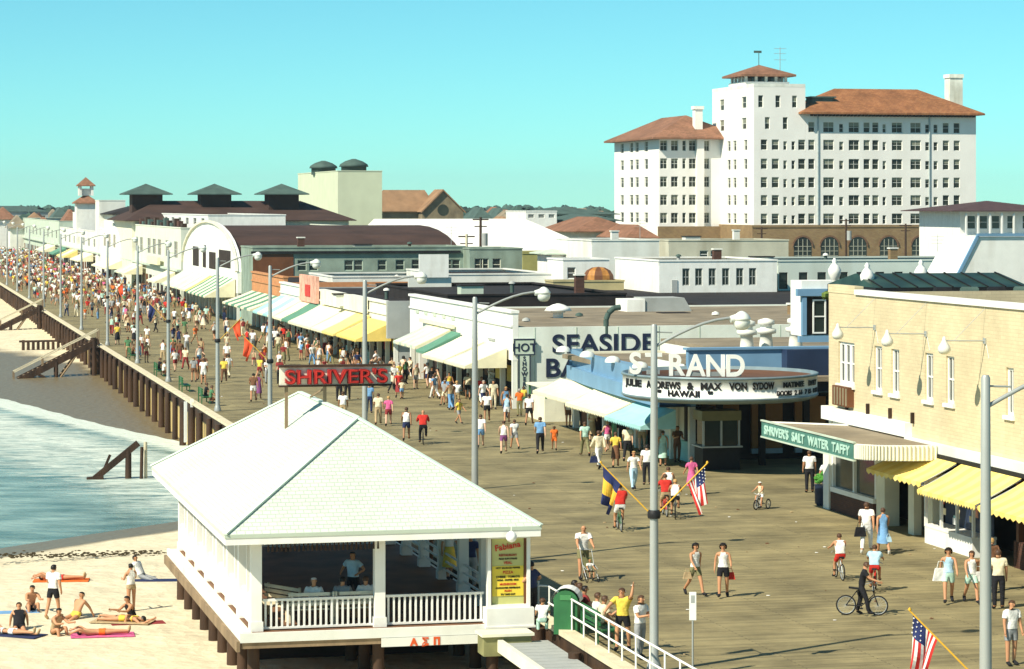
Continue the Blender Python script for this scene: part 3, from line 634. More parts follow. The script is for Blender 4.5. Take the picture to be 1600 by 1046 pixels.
def flue(e): MB().path([(0,0,0),(0,0,1.0),(.15,0,1.4),(.5,0,1.7),(.9,0,1.75)], .17, 8).build('pipe', greenroof, e)
roof_thing('bent_flue', 'bent dark green flue pipe rising above the letters of SEASIDE', 'flue', 947, 163.5, 4.3, flue)
# rows beyond
r, L = shop('low shop with projecting grey end wall and yellow awnings', 192, 248, 5.0, 30, offwhite, tar,
    [(.5, 9, 3.7, 2.5, 2.6, [yellow], 1), (9.2, 20, 3.9, 2.5, 2.8, [yellow2, canvasw], 2), (20.2, 32, 3.9, 2.5, 2.8, [canvasw], 1), (32.2, 42, 3.9, 2.5, 2.6, [canvasg, canvasw], 2), (42.2, 55, 3.9, 2.5, 2.6, [canvasw, aqua], 4)], 'shop', near=[greyw], v=36.9, roofz=4.6)
MB().box(-.6, 2.1, -.5, -.003, 2.6, 5.3).build('grey_end_panel', greyw, r)
MB().box(-.4, -.122, 33, 42, 3.9, 6.2).build('poster_hoarding', mat('striped_red_hoarding', (.68,.36,.26), .7, .3, 1.4), r)
MB().box(-.46, -.401, 36, 38.6, 4.4, 5.4).build('red_sign', red, r)
MB().box(-.35, -.122, 10, 31, 4.0, 5.2).build('cream_signboard', cream, r)
b = MB(); b.box(24, 52, 192.5-192, 50, 4.5, 4.75); b.build('rear_roof', tar, r)
MB().box(30.002, 52, 1, 49, 0, 4.49).build('rear_wall', offwhite, r)
r, L = shop('shop with orange shingled front and green striped awning', 250, 272, 5.4, 28, canvaso, tar,
    [(.5, 21, 3.6, 2.5, 3.0, [canvasw, canvasg], 9)], 'shop', roofz=5)
# barrel roofed hall with white arched front
u0, u1 = 284, 334; v0 = 37.6; r = empty('arcade_hall', W(v0, u0), TH, 'white arched front with long brown barrel roof facing the boardwalk crowd', 'hall')
L = u1-u0; zs = 5.2; zt = 9.9; wv = v_at(640, 315)-v0; n = 14
prof = [(L/2-L/2*math.cos(math.pi*i/n), zs+(zt-zs)*math.sin(math.pi*i/n)) for i in range(n+1)]
b = MB(); b.add([(.5, y, z) for y, z in prof]+[(wv, y, z) for y, z in prof], [(i, i+1, n+2+i, n+1+i) for i in range(n)]); b.add([(wv, y, z) for y, z in prof]+[(wv, L, 0), (wv, 0, 0)], [tuple(range(n+3))]); b.build('barrel_roof', brownroof, r)
b = MB(); b.box(.5, wv, .1, .5, 0, zs); b.build('side_wall', cream, r)
pr2 = [(L/2-(L/2+.6)*math.cos(math.pi*i/n), zs+(zt-zs+.5)*math.sin(math.pi*i/n)) for i in range(n+1)]
b = MB(); poly = [(L+.6, 2.9)]+[(-.6, 2.9)]+pr2; b.add([(0, y, z) for y, z in poly]+[(.45, y, z) for y, z in poly], [tuple(range(len(poly)))[::-1], tuple(range(len(poly), 2*len(poly)))]+[(i, (i+1) % len(poly), (i+1) % len(poly)+len(poly), i+len(poly)) for i in range(len(poly))]); b.build('arched_front', white, r)
for i in range(n): 
    a, c = pr2[i], pr2[i+1]; MB().bar((-.1, a[0], a[1]), (-.1, c[0], c[1]), .3, .25).build('arch_trim', cream, r)
for (ya, yb, za, zb) in ((5, 15, 5.4, 7.3), (18, 24, 5.0, 6.9), (27, 30, 5.0, 7.6), (34, 40, 5.0, 7.3)): MB().box(-.03, .1, ya, yb, za, zb).build('opening_shade_panel', dark, r)  # flat slabs on an uncut wall, opening shade put into their colour
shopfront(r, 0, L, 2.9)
awning(r, [canvasw, canvasg], .5, 18, 4.4, 2.6, 3.2, -.1, 10); awning(r, [yellow, canvasw], 18.3, 27, 4.2, 2.6, 2.8, -.1, 2); awning(r, [canvasw, mint], 27.3, 49, 4.2, 2.6, 2.8, -.1, 6)
# the long cream arcade with upper windows and balcony
def far_front(label, u0, u1, h, wall, wins, name='arcade_building', roof=tar, depth=26, v=37.6, aw=None):
    wlist = [(y, 4.4, a, c) for y, a, c in wins]
    r = house(name, label, 'building', v, v+depth, u0, u1, h, wall, roof, front=wlist, parapet=.5, frame=greyw)
    L = u1-u0
    MB().box(-.5, -.07, 0, L, 3.9, 4.15).build('balcony_ledge', mint, r)
    for k in range(int(L/5)): MB().box(-.05, -.003, k*5+1, k*5+4.2, .1, 2.6).build('shop_opening_panel', random.choice([dark, brownp, greyw, dark]), r)  # flat panels, the dark ones with the openings' shade painted in
    if aw:
        for a, c, ms, st in aw: awning(r, ms, a, c, 3.8, 2.6, 2.6, -.51, st)
    return r
r = far_front('long two storey cream building with a row of dark upper windows', 337, 408, 9.3, mat('pale_arcade_wall', (.64,.68,.56), .85, .06, .6, dirt=.2), [(y, 5.5, 7.6) for y in (6, 16, 26, 33, 40, 51, 58)], aw=[(2, 12, [canvasw], 1), (44, 60, [canvasw, mint], 4)])
house('upper_storey', 'stepped white upper storey set back above the long cream building', 'building', 42, 52, 345, 436, 10.9, white, tar, front=[(y, 3.5, 9.6, 10.5) for y in range(6, 88, 9)], parapet=.3, frame=greyw)
for k in range(16): MB().box(.5, 1.1, 3+k*4.2, 5+k*4.2, 9.1, 9.9+.3*(k % 3)).build('roof_planter', random.choice([pilewood, greenroof, darkbrick]), r)
MB().box(-.9, -.52, 20, 34, 4.3, 5.3).build('hanging_sign', canvasw, r)
far_front('white building with a big rounded gable beyond the long cream one', 409, 462, 8.2, white, [(y, 5.2, 7) for y in (8, 22, 36)], aw=[(4, 30, [canvasw], 1)])
r = far_front('row of pale far shops with mixed awnings', 464, 560, 7.6, offwhite, [(y, 4.9, 6.3) for y in range(8, 90, 12)], aw=[(4, 24, [canvasw], 1), (40, 60, [yellow2, canvasw], 3), (70, 84, [canvasg], 1)])
r = far_front('farthest pale green block at the left end of the boardwalk', 563, 700, 8.8, mint, [(y, 5.2, 6.8) for y in range(8, 130, 14)], aw=[(4, 30, [canvasw, mint], 3)])
# arched gable front
r = empty('gabled_facade', W(37.0, 416), TH, 'white curved gable front standing proud of the far shops', 'facade')
poly = [(0,0)]+[(18-18*math.cos(math.pi*i/12), 5.4+4.2*math.sin(math.pi*i/12)) for i in range(13)]+[(36,0)]
b = MB(); n = len(poly); b.add([(0,y,z) for y, z in poly]+[(.4,y,z) for y, z in poly], [tuple(range(n)), tuple(range(2*n-1, n-1, -1))]+[(i, i+n, (i+1) % n+n, (i+1) % n) for i in range(n)]); b.build('gable_wall', white, r)
for y in (9, 18, 27): MB().box(-.05, .1, y-1.6, y+1.6, 5.6, 7.6).build('window', glass, r)
for y in (6, 18, 30): MB().box(-.05, .1, y-2.5, y+2.5, .1, 3.0).build('doorway', dark, r)  # flat dark panels, shade of the doorways put into their colour
# small tower with red roofs
D = 505; p = at(134, 320, D); v0, u0 = VU(p); r = empty('lookout_tower', W(v0, u0), TH, 'small white lookout tower with two red brown roofs near the left horizon', 'tower')
Z = lambda py: HC-(py-HY)*D/F
MB().box(-1.9, 1.9, -1.9, 1.9, 0, Z(318)).build('shaft', white, r); MB().hip(-1.9, 1.9, -1.9, 1.9, Z(317), Z(303), .5, .2).build('lower_roof', redtile2, r)
for x in (-1.1, 1.1):
    for y in (-1.1, 1.1): MB().box(x-.25, x+.25, y-.25, y+.25, Z(306), Z(289)).build('lantern_post', white, r)
MB().box(-.8, .8, -.8, .8, Z(306), Z(295)).build('lantern_core', white, r)
MB().hip(-1.2, 1.2, -1.2, 1.2, Z(290), Z(277), .5, .15).build('upper_roof', redtile2, r)
px_house('terrace_building', 'white stepped building under the small lookout tower', 'building', 122, 200, 520, 333, 14, white, tar, nwin=6, winy=(340, 352), ww=1.6)
px_house('penthouse_block', 'pale penthouse block between tower and hall', 'building', 155, 196, 455, 314, 8, offwhite, tar)
px_house('left_horizon_block', 'long dark roofed building on the left horizon', 'building', -40, 75, 930, 331, 16, greyw, greenroof, 'hip', 322, nwin=8, winy=(337, 343), ww=1.5)

# roof clutter behind the shops
def bill(e):
    MB().box(0, 2.6, 0, .2, .9, 2.9).build('upper_panel', white, e); MB().box(-.9, 2.9, .25, .45, -.1, .9).build('lower_panel', offwhite, e)
    for x in (.2, 2.2): MB().bar((x, .3, 2.8), (x+1.2, 2.6, -.3), .1, .1).build('brace', pilewood, e); MB().box(x, x+.1, .46, .56, -.3, 2.8).build('post', metal, e)
roof_thing('roof_hoarding', 'pale blank hoarding with braces standing on the dark shop roof', 'hoarding', 655, 232, 5.1, bill)
def umbrella(e):
    MB().lathe((0,0,0), [(.06,0),(.06,1.2)], 6).build('pole', metal, e); n = 12
    for k in range(n):
        t0, t1 = 2*math.pi*k/n, 2*math.pi*(k+1)/n; b = MB(); pr = [(0.02,1.75),(.6,1.68),(1.1,1.42),(1.38,1.0),(1.42,.6)]
        vs = [(r_*math.cos(t), r_*math.sin(t), z) for r_, z in pr for t in (t0, t1)]; b.add(vs, [(2*i, 2*i+1, 2*i+3, 2*i+2) for i in range(4)]); b.build('canopy_panel', goldm if k % 2 else brownp, e)
roof_thing('dome_shade', 'golden brown dome shaped shade on the roof terrace', 'shade', 935, 240, 5.0, umbrella)
px_house('terrace_wall', 'ochre roof terrace wall below the brown dome shade', 'wall', 865, 975, 236, 441, 3, mat('ochre_wall', (.44,.38,.20), .85, .15, .8), tar)
px_house('black_roof_block', 'long low black roofed store behind the bath house', 'store', 700, 978, 205, 463, 30, tar, tar, parapet=.15)
px_house('pale_roof_block', 'low white parapet building behind the long black roof', 'store', 700, 865, 250, 430, 20, offwhite, tar, parapet=.2)
px_house('flat_store', 'low flat roofed building filling the middle distance before the green block', 'store', 520, 720, 254, 434, 14, offwhite, tar, parapet=.3)
for (px, D, h, lab) in ((751, 300, 11.2, 'dark utility pole with a transformer beside the white roof'), (729, 292, 9.4, 'pale utility pole with crossarm left of the dark pole'), (1322, 400, 10.5, 'utility pole before the hotel arches'), (1415, 395, 9.8, 'thin utility pole before the right hotel arches'), (1190, 410, 9.2, 'utility pole before the centre of the hotel')):
    p = at(px, 320, D); e = empty('utility_pole', (p.x, D, -.3), 0, lab, 'utility pole', 'utility poles in the town')
    MB().tube((0,0,0), (0,0,h), .2, .14, 7).build('mast', pilewood if px != 729 else capwood, e); MB().box(-.9, .9, -.07, .07, h-.35, h-.2).build('crossarm', pilewood, e); MB().box(-.7, .7, -.07, .07, h-1.1, h-.98).build('crossarm', pilewood, e)
    if px in (751, 729, 1322): MB().tube((.45,-.1,h-3.2), (.45,-.1,h-1.8), .35, .35, 8).build('transformer', greyw, e)

# ------------------------------------------------------------------ theatre
TU = 120.0; TV = 37.6
r = empty('movie_theatre', W(TV, TU), TH, 'blue fronted movie theatre with round white marquee lettered STRAND', 'theatre')
wt = v_at(1300, TU)-TV+3
zt = z_at(545, 41, 124)
b = MB(); b.box(.4, wt, 3.2, 3.6, 3.2, zt); b.build('upper_front', bluep, r)
MB().box(wt+.003-4.4, wt-.05, 2.4, 3.198, 3.3, zt+.0).build('shaded_blue_front', navy, r)  # shadowed end of the blue front, its shade painted as darker blue
MB().box(.3, wt+.1, 3.1, 3.8, zt, zt+.10).build('coping', bluep, r)
b = MB(); b.box(.4, 5.2, 3.62, 9, zt-.7, zt-.5); b.box(5.201, 30, 3.62, 24, zt-.7, zt-.5); b.build('roof', gravelroof, r)
b = MB(); b.box(.4, 5.2, 3.9, 9.1, 0, zt-.71); b.box(5.201, 30, 3.9, 24.1, 0, zt-.71); b.build('body_wall', offwhite, r)
b = MB(); b.box(.4, wt+2, 3.5, 3.88, 0, 3.19); b.build('entrance_back_wall', black, r)
for k, x in enumerate((2.2, 4.4, 6.6, 8.8, 10.6)): MB().box(x-.78, x+.78, 3.3, 3.49, .55, 3.0).build('brown_door_panel', mat('lit_brown_panel', (.38,.17,.05), .55, .15, 1), r); MB().box(x-.78, x+.78, 3.28, 3.49, .3, .54).build('pale_kick_plate', mat('pale_blue_tile', (.38,.50,.56), .5), r)  # panel brown brightened to paint in light the shaded entrance lacks
for x in (1.2, 3.3, 5.5, 7.7, 9.7): MB().box(x-.14, x+.14, .7, .98, 0, 3.3).build('entrance_column', black, r)
# ticket booth
tb = empty('ticket_booth', W(TV, TU)+Vector((0,0,0)), TH, 'dark glazed ticket booth under the theatre marquee', 'booth')
px0 = v_at(1120, TU-.5)-TV
tb.location = W(TV+px0, TU-.6)
MB().box(-.9, .9, -.6, .7, 0, 1.05).build('base', black, tb); MB().box(-.95, .95, -.65, .75, 2.3, 2.75).build('top', mat('bronze_trim', (.20,.19,.10), .4, metal=.5), tb)
MB().box(-.8, .8, -.5, .6, 1.051, 2.299).build('glass_pane', glass, tb)
for x in (-.86, 0, .86): MB().box(x-.04, x+.04, -.62, -.52, 1.051, 2.299).build('mullion', metal, tb)
MB().box(-1.0, 1.0, -.72, .8, 1.052, 1.12).build('sill', metal, tb)
# marquee drum
MC = Vector((.62, -1.0, 0)); RA = 4.5; zb0, zb1 = 3.56, 4.50
def ring(r0, r1, z0, z1, n=64, m=0):
    b = MB(); pr = [(r0, z0), (r1, z1)]
    vs = [(rr*math.cos(2*math.pi*i/n), rr*math.sin(2*math.pi*i/n), z) for rr, z in pr for i in range(n)]
    b.add(vs, [(i, (i+1) % n, n+(i+1) % n, n+i) for i in range(n)], m, True); return b
mq = tag(empty('x', W(TV, TU), TH, 'x', 'x')); mq.name = 'marquee'; mq.parent = r; mq.matrix_basis = Matrix.Translation(MC)
for k in ('label', 'category'): del mq[k]
b = MB(); b.lathe((0,0,0), [(3.4,zb0-.24),(RA-.35,zb0-.22),(RA-.05,zb0-.12),(RA+.06,zb0-.02),(RA+.06,zb0+.04),(RA,zb0+.05),(RA,zb1-.06),(RA+.06,zb1-.05),(RA+.06,zb1+.05),(RA-.05,zb1+.06),(RA-.06,zb1-.10),(0.01,zb1-.12)], 64)
b2 = b.mesh('marquee_drum', [signw, mat('marquee_trim', (.20,.27,.29), .4, metal=.2), mat('marquee_roof', (.10,.05,.03), .9), mat('soffit', (.10,.13,.14), .6)])
for p in b2.polygons:
    z = p.center.z; rr = math.hypot(p.center.x, p.center.y)
    if zb0+.045 < z < zb1-.06 and rr > RA-.04: p.material_index = 0
    elif z > zb1-.13 and rr < RA-.1: p.material_index = 2
    elif z < zb0-.2 and rr < RA-.3: p.material_index = 3
    else: p.material_index = 1
link('drum', b2, mq)
VD = math.atan2(W(0,0).y-120, 0)  # view reference
def bent(body, size, a0, a1, z, off=.02, mt=inkk):
    me = text_mesh(body, size, .015, mt, off, 'LEFT', 'letters'); xa = min(v.co.x for v in me.vertices); xb = max(v.co.x for v in me.vertices)
    for v in me.vertices:
        t = A0+a0+(v.co.x-xa)/(xb-xa)*(a1-a0); rr = RA+.03+v.co.z; y = v.co.y
        v.co = (rr*math.cos(t), rr*math.sin(t), z+y)
    return link('marquee_letters', me, mq)
A0 = -math.pi/2-TH-math.atan2(322, 4200)   # towards the street
for wd, a, c in (('JULIE', -1.26, -.90), ('ANDREWS', -.82, -.40), ('&', -.33, -.26), ('MAX', -.19, .02), ('VON', .09, .27), ('SYDOW', .33, .57)): bent(wd, .42, a, c, zb1-.47, .018)
bent('"', .36, -.67, -.62, zb0+.12); bent('HAWAII', .36, -.54, -.20, zb0+.14, .016); bent('"', .36, -.12, -.07, zb0+.12)
bent('MATINEE', .32, .68, 1.0, zb1-.43, .014); bent('DOORS', .28, .60, .80, zb0+.16, .012); bent('2 15', .28, .84, .97, zb0+.16, .012); bent('7 15', .28, 1.02, 1.16, zb0+.16, .012)
bent('DAILY', .32, 1.10, 1.34, zb1-.43, .012); bent('8 PM', .28, 1.22, 1.38, zb0+.16, .01)
for i, c in enumerate('STRAND'):
    px = (1015, 1038, 1063, 1088, 1115, 1143)[i]; u = TU-4.6; x = v_at(px, u)-TV-MC.x
    y = -math.sqrt(max(0, (RA-.25)**2-x*x)) if abs(x) < RA-.4 else -1.4
    o = text(c, 1.36, signw, mq, (x, y+.1, zb1+.12), -.1, .035, .03, name='strand_letter', xs=.92); MB().box(x-.3, x+.3, y+.12, y+.2, zb1+.1, zb1+.3).build('letter_bracket', metal, mq)
# roof ventilators of the theatre
def mush(e): MB().lathe((0,0,0), [(.38,0),(.34,.5),(.3,.9),(.52,.95),(.52,1.15),(.3,1.2),(.3,1.35),(.45,1.4),(.42,1.6),(.1,1.7)], 12).build('body', offwhite, e)
for px, D, lab in ((1167, 135, 'left white mushroom ventilator on the theatre roof edge'), (1197, 136.5, 'middle white mushroom ventilator on the theatre roof edge'), (1243, 138, 'right white mushroom ventilator on the theatre roof edge')):
    roof_thing('mushroom_vent', lab, 'ventilator', px, D, zt-.5, mush, 'mushroom ventilators on the theatre roof')
def pent(e):
    MB().box(0, 3, 0, 1.6, 0, 2.75).build('wall', white, e); MB().box(-.3, 3, -.3, -.003, 2.0, 2.35).build('blue_lintel', bluep, e); MB().box(-.2, 3, -.3, -.003, -.3, .0).build('blue_sill', bluep, e)
    MB().box(.2, 3, -.06, -.003, .05, 1.95).build('recess_shade_panel', dark, e)  # dark slab on the wall face, painting the shade around the window
    link('window', window_mesh(.7, 1.7, white, glass), e, (.9, -.12, .12)); MB().box(-.02, .2, -.25, -.003, .05, 1.95).build('blue_jamb', bluep, e)
roof_thing('roof_penthouse', 'white penthouse with a blue framed window beside the tan building', 'penthouse', 1252, 134, 5.75, pent)
# blue slab fronted shops left of the marquee
UW0, UW1 = 121.5, 143.5
r = empty('blue_fronted_shops', W(37.55, UW0), TH, 'row of small shops under a curved blue slab fascia left of the marquee', 'shop')
L = UW1-UW0
b = MB(); n = 12; pts = []
for i in range(n+1):
    y = L*i/n; pj = 1.5-1.2*(i/n)**2; pts.append((-pj, y))
for i in range(n):
    (xa, ya), (xb, yb) = pts[i], pts[i+1]
    for (z0, z1, dx) in ((2.75, 3.45, 0), (3.452, 4.35, .28)):
        b.add([(xa+dx,ya,z0),(xb+dx,yb,z0),(xb+dx+.0,yb,z1),(xa+dx,ya,z1)], [(0,3,2,1)])
    b.add([(xa,ya,3.45),(xb,yb,3.45),(xb+.28,yb,3.452),(xa+.28,ya,3.452)], [(0,3,2,1)]); b.add([(xa,ya,2.75),(xb,yb,2.75),(.6,yb,2.75),(.6,ya,2.75)], [(0,1,2,3)])
b.add([(pts[-1][0], L, 2.75), (.6, L, 2.75), (.6, L, 4.35), (pts[-1][0]+.28, L, 4.35)], [(0,1,2,3)]); b.box(.05, .3, 0, L, 2.76, 4.2)
b.build('blue_fascia', bluep, r)
MB().box(-.6, 26, 0, L-.2, 3.85, 4.08).build('roof', gravelroof, r); MB().box(.9, 26, L-.4, L-.1, 0, 4.2).build('end_wall', cream, r)
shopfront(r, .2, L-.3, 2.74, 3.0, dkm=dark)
for y in (5, 10, 15, 20): MB().lathe((-1.0, y, 4.30), [(.42, 0), (.40, .12), (.28, .26), (.1, .32)], 12).build('dome_lamp', lampm, r)
awning(r, [aqua], -1, 5.4, 2.7, 1.95, 1.7, -1.0, 1); awning(r, [canvasw], 5.7, 13.8, 2.7, 2.0, 1.6, -.9, 1); awning(r, [canvasw, canvasw], 14.2, 22.5, 2.7, 2.05, 1.6, -.5, 1)
# ------------------------------------------------------------------ tan block building
U0 = 60.0; U1 = u_at(1295, 37.75); TL = U1-U0; Vt = 37.75; H = 8.75
r = empty('tan_block_building', W(Vt, U0), TH, 'tall tan block building with narrow windows above yellow awnings at the right', 'building')
def zy(py, px): u = u_at(px, Vt); return z_at(py, Vt, u)
wins = []
for (pa, pb, ya, yb) in ((1310, 1335, 535, 601), (1366, 1378, 541, 611), (1392.5, 1405, 546, 616), (1445, 1458, 552, 626), (1478, 1491, 557, 631), (1572, 1584, 575, 650)):
    ua, ub = u_at(pb, Vt)-U0, u_at(pa, Vt)-U0; wins.append((ua, ub, z_at(yb, Vt, U0+(ua+ub)/2), z_at(ya, Vt, U0+(ua+ub)/2)))
ua, ub = u_at(1334.5, Vt)-U0, u_at(1310.5, Vt)-U0; ac = (ua, ub, z_at(632, Vt, U0+ub), z_at(606, Vt, U0+ua))
holes = [(TL-b_, TL-a, c, d) for a, b_, c, d in wins]
b = MB(); facade(b, (0,TL,0), (0,-1,0), TL, H, holes, .16, 0, 3.6); b.add([(0,TL,0),(30,TL,0),(30,TL,H),(0,TL,H)], [(3,2,1,0)]); b.box(.3, .5, 0, TL-.3, 3.6, H-.01); b.build('wall', tanbrick, r)
MB().box(.5, 30, 0, TL-.1, 7.9, 8.15).build('roof', tar, r)
MB().box(-.08, .35, 0, TL-3.1, H, H+.2).build('coping', white, r); MB().box(-.02, .35, TL-3.0, TL+.02, H, H+.32).build('corner_parapet', tanbrick, r)
for i, (a, b_, c, d) in enumerate(wins):
    w_ = b_-a
    if i == 0:
        for k in range(3): link('window', window_mesh(w_/3-.02, d-c, white, glass, .12, cross=0), r, (.12, a+w_*(k+.5)/3, c), R(-90))
    else: link('window', window_mesh(w_, d-c, white, glass, .1, cross=1), r, (.12, (a+b_)/2, c), R(-90))
    MB().box(-.1, -.003, a-.1, b_+.1, c-.14, c-.002).build('window_sill', white, r)
b = MB(); b.box(-.28, -.003, ac[0], ac[1], ac[2], ac[3]); o = b.build('air_conditioner', brownp, r)
for k in range(5): y = ac[0]+.08+(ac[1]-ac[0]-.1)*k/5; MB().box(-.31, -.281, y, y+.07, ac[2]+.05, ac[3]-.05).build('grille_bar', mat('grille', (.30,.27,.17)), o)
# floodlight brackets
for px, py in ((1368, 512), (1448, 522), (1540, 533)):
    u = u_at(px, Vt); y = u-U0; z = z_at(py, Vt, u)
    fl = MB().box(-.06, 0, -.08, .08, -.1, .1).build('bracket_plate', metal, r, (-.003, y, z))
    MB().tube((0,0,0), (-1.55,-.15,.03), .028, .022, 6).build('bracket_arm', metal, fl)
    w2 = MB(); w2.path([(-.0,0,1.15),(-1.2,-.1,.05)], .010, 4); w2.path([(0,-.3,-.6),(0,0,0)], .02, 4); w2.build('stay_wire', metal, fl)
    MB().lathe((-1.6,-.15,-.42), [(.08,-.02),(.17,.02),(.23,.12),(.21,.24),(.13,.36),(.07,.48),(.06,.56),(.02,.6)], 12).build('floodlight_head', lampm, fl)
for px in (1325, 1358, 1393, 1428):
    u = u_at(px, Vt); MB().box(-.12, -.003, u-U0-.06, u-U0+.06, 4.15, 4.55).build('canopy_anchor', pilewood, r)
# lower storey: white curved band, cornice, canopy
ub0 = u_at(1425, Vt)-U0
b = MB(); b.box(-.28, -.003, ub0, TL+.15, 3.62, 4.15); b.build('white_band', white, r)
b = MB(); b.box(-.32, -.003, 0, ub0-.01, 3.3, 3.62); b.build('grey_cornice', offwhite, r)
MB().box(-.36, -.003, 0, ub0-.01, 3.15, 3.29).build('dark_fascia', black, r)
# taffy canopy (part of building)
Vs = Vt-3.0; ca = u_at(1192, Vs)-U0; cb = u_at(1336, Vs)-U0; zc0, zc1 = 3.05, 3.62
b = MB(); pts = [(-3.0, ca), (-3.0, cb)]
for i in range(1, 9): t = math.pi/2*i/8; pts.append((-3.0+2.7*(1-math.cos(t)), cb-1.3*math.sin(t)))
top = pts+[(-.01, cb-1.3), (-.01, ca-2.5)]
n = len(top); b.add([(x, y, zc0) for x, y in top]+[(x, y, zc1) for x, y in top], [tuple(range(n-1, -1, -1))]+[(i, (i+1) % n, (i+1) % n+n, i+n) for i in range(n)])
b.add([(x, y, zc1-.06) for x, y in top], [tuple(range(n))], 1)
cn = b.build('canopy', [MATS['white_paint'], gravelroof], r)
MB().box(-3.06, -3.004, cb, ca, zc0-.02, zc1).build('canopy_sign_panel', lime, cn)
MB().box(-3.1, -3.0, cb-.1, ca+.02, zc1+.002, zc1+.06).build('canopy_trim', mint, cn)
MB().box(-3.1, -3.0, cb-.1, ca+.02, zc0-.08, zc0-.022).build('canopy_trim', mint, cn)
o = text("SHRIVER'S  SALT  WATER  TAFFY", .48, mat('pale_green_lettering', (.40,.60,.50)), cn, (-3.075, (ca+cb)/2, zc0+.10), R(-90), .012, .016, xs=1.0)
wd = max(v.co.x for v in o.data.vertices)-min(v.co.x for v in o.data.vertices)
for v in o.data.vertices: v.co.x *= (ca-cb)*.93/wd
for i in range(26):
    t = math.pi/2*(i+.5)/26; x = -3.0+2.7*(1-math.cos(t))-.02; y = cb-1.3*math.sin(t)-.02
    MB().tube((x, y, zc0+.03), (x, y, zc1-.02), .045, .045, 5).build('canopy_flute', cream, cn)
# storefront below
ux = lambda px: u_at(px, Vt)-U0
MB().box(1.6, 1.7, 0, TL, 0, 3.6).build('store_back_wall', dark, r)
MB().box(.0, 1.6, TL-.3, TL, 0, 3.6).build('store_end_wall', offwhite, r)
MB().box(-.25, .25, ux(1304), TL-.02, 0, 3.04).build('white_corner_pier', offwhite, r)
MB().box(-.2, .15, ux(1372), ux(1305), 0, .75).build('brick_stall_riser', darkbrick, r)
b = MB(); ya, yb = ux(1372), ux(1305); b.box(-.22, .17, ya, yb, .76, .95); b.box(-.1, .1, ya, yb, 2.85, 3.6)
for k in range(3): y = ya+(yb-ya)*k/2; b.box(-.12, .12, y-.07, y+.07, .951, 2.849)
b.build('show_window_frame', white, r); MB().box(.0, .03, ya, yb, .951, 2.849).build('show_window_pane', glass, r)
b = MB()
for k in range(40): blob(b, (.6+random.uniform(-.2,.2), ya+.3+(yb-ya-.6)*random.random(), 1.1+random.random()*1.1), .14, 4)
tag(b.build('window_foliage', mat('display_plants', (.06,.22,.03), .8, .3, 3), r), kind='stuff')
MB().box(-.1, .5, ux(1386), ux(1373), 0, 3.1).build('cream_pier', cream, r)
for px in (1421, 1450): MB().box(-.05, .25, ux(px+9), ux(px), 0, 3.1).build('cream_pier', cream, r)
MB().box(.9, .95, ux(1420), ux(1388), .1, 2.9).build('door_screen', mat('bronze_screen', (.12,.09,.05)), r)
ya, yb = ux(1540), ux(1465); MB().box(-.5, .4, ya, yb, 0, .6).build('white_riser', white, r)
b = MB(); b.box(-.52, .42, ya, yb, .602, .7); b.box(-.5, .4, ya, yb, 2.3, 2.5)
for k in range(4): y = ya+(yb-ya)*k/3; b.box(-.5, -.4, y-.05, y+.05, .702, 2.3)
b.build('display_frame', white, r); MB().box(.3, .33, ya, yb, .7, 2.3).build('display_back', navy, r)
pc = [mat('poster_white', (.7,.7,.68)), red, mat('poster_pink', (.75,.35,.25)), aqua, mat('poster_cream', (.78,.66,.4))]
random.seed(5)
for k in range(16):
    y = ya+.2+(yb-ya-.4)*random.random(); z = .85+random.random()*1.1; s_ = random.uniform(.12,.3)
    MB().box(-.3+.03*k, -.28+.03*k, y-s_*.7, y+s_*.7, z, z+s_*1.5).build('poster', pc[k % 5], r)
MB().box(-.1, .5, 0, ya-2.6, 0, .9).build('stall_riser', darkbrick, r)
for k in range(4): MB().box(-.1, .1, ya-3-k*4.5, ya-2.8-k*4.5, 0, 3.1).build('pier', brownp, r)
def yaw(pa, pb, zt, zb, pj): 
    ya, yb = ux(pb), ux(pa); n = max(4, round((yb-ya)/.45)); return awning(r, [yellow, yellow2], ya, yb, zt, zb, pj, -.37, n, .20, False)
yaw(1422, 1510, 3.14, 2.48, 1.35); yaw(1517, 1612, 3.14, 2.30, 1.65); yaw(1618, 1800, 3.1, 2.3, 1.7)
# roof of the tan building
def urn(e): MB().lathe((0,0,0), [(.16,0),(.12,.5),(.2,.6),(.30,.85),(.32,1.05),(.20,1.25),(.09,1.4),(.13,1.46),(.04,1.6)], 12).build('body', white, e)
for px, D, lab in ((1304, 128, 'white urn shaped vent nearest the corner on the tan roof'), (1355, 118, 'white urn shaped vent beside the green skylight on the tan roof'), (1439, 124, 'white urn shaped vent farthest right on the tan roof')):
    roof_thing('urn_vent', lab, 'ventilator', px, D, 8.15, urn, 'urn vents on the tan roof')
def skyl(e):
    MB().box(0, 7.2, 0, 6, 0, .55).build('curb', black, e)
    b = MB(); b.add([(0,0,.56),(7.2,0,.56),(7.2,6,.56),(0,6,.56),(.2,3,1.1),(7,3,1.1)], [(0,1,5,4),(1,2,5),(2,3,4,5),(3,0,4)]); b.build('green_glazing', mat('dark_green_glazing', (.022,.045,.03), .4, .4, 1), e)
    for k in range(9): MB().bar((.3+k*.82, 0, .57), (.35+k*.81, 3, 1.12), .06, .06).build('glazing_bar', black, e)
roof_thing('roof_skylight', 'dark green ridged skylight on the tan roof between two urns', 'skylight', 1368, 116, 8.15, skyl)
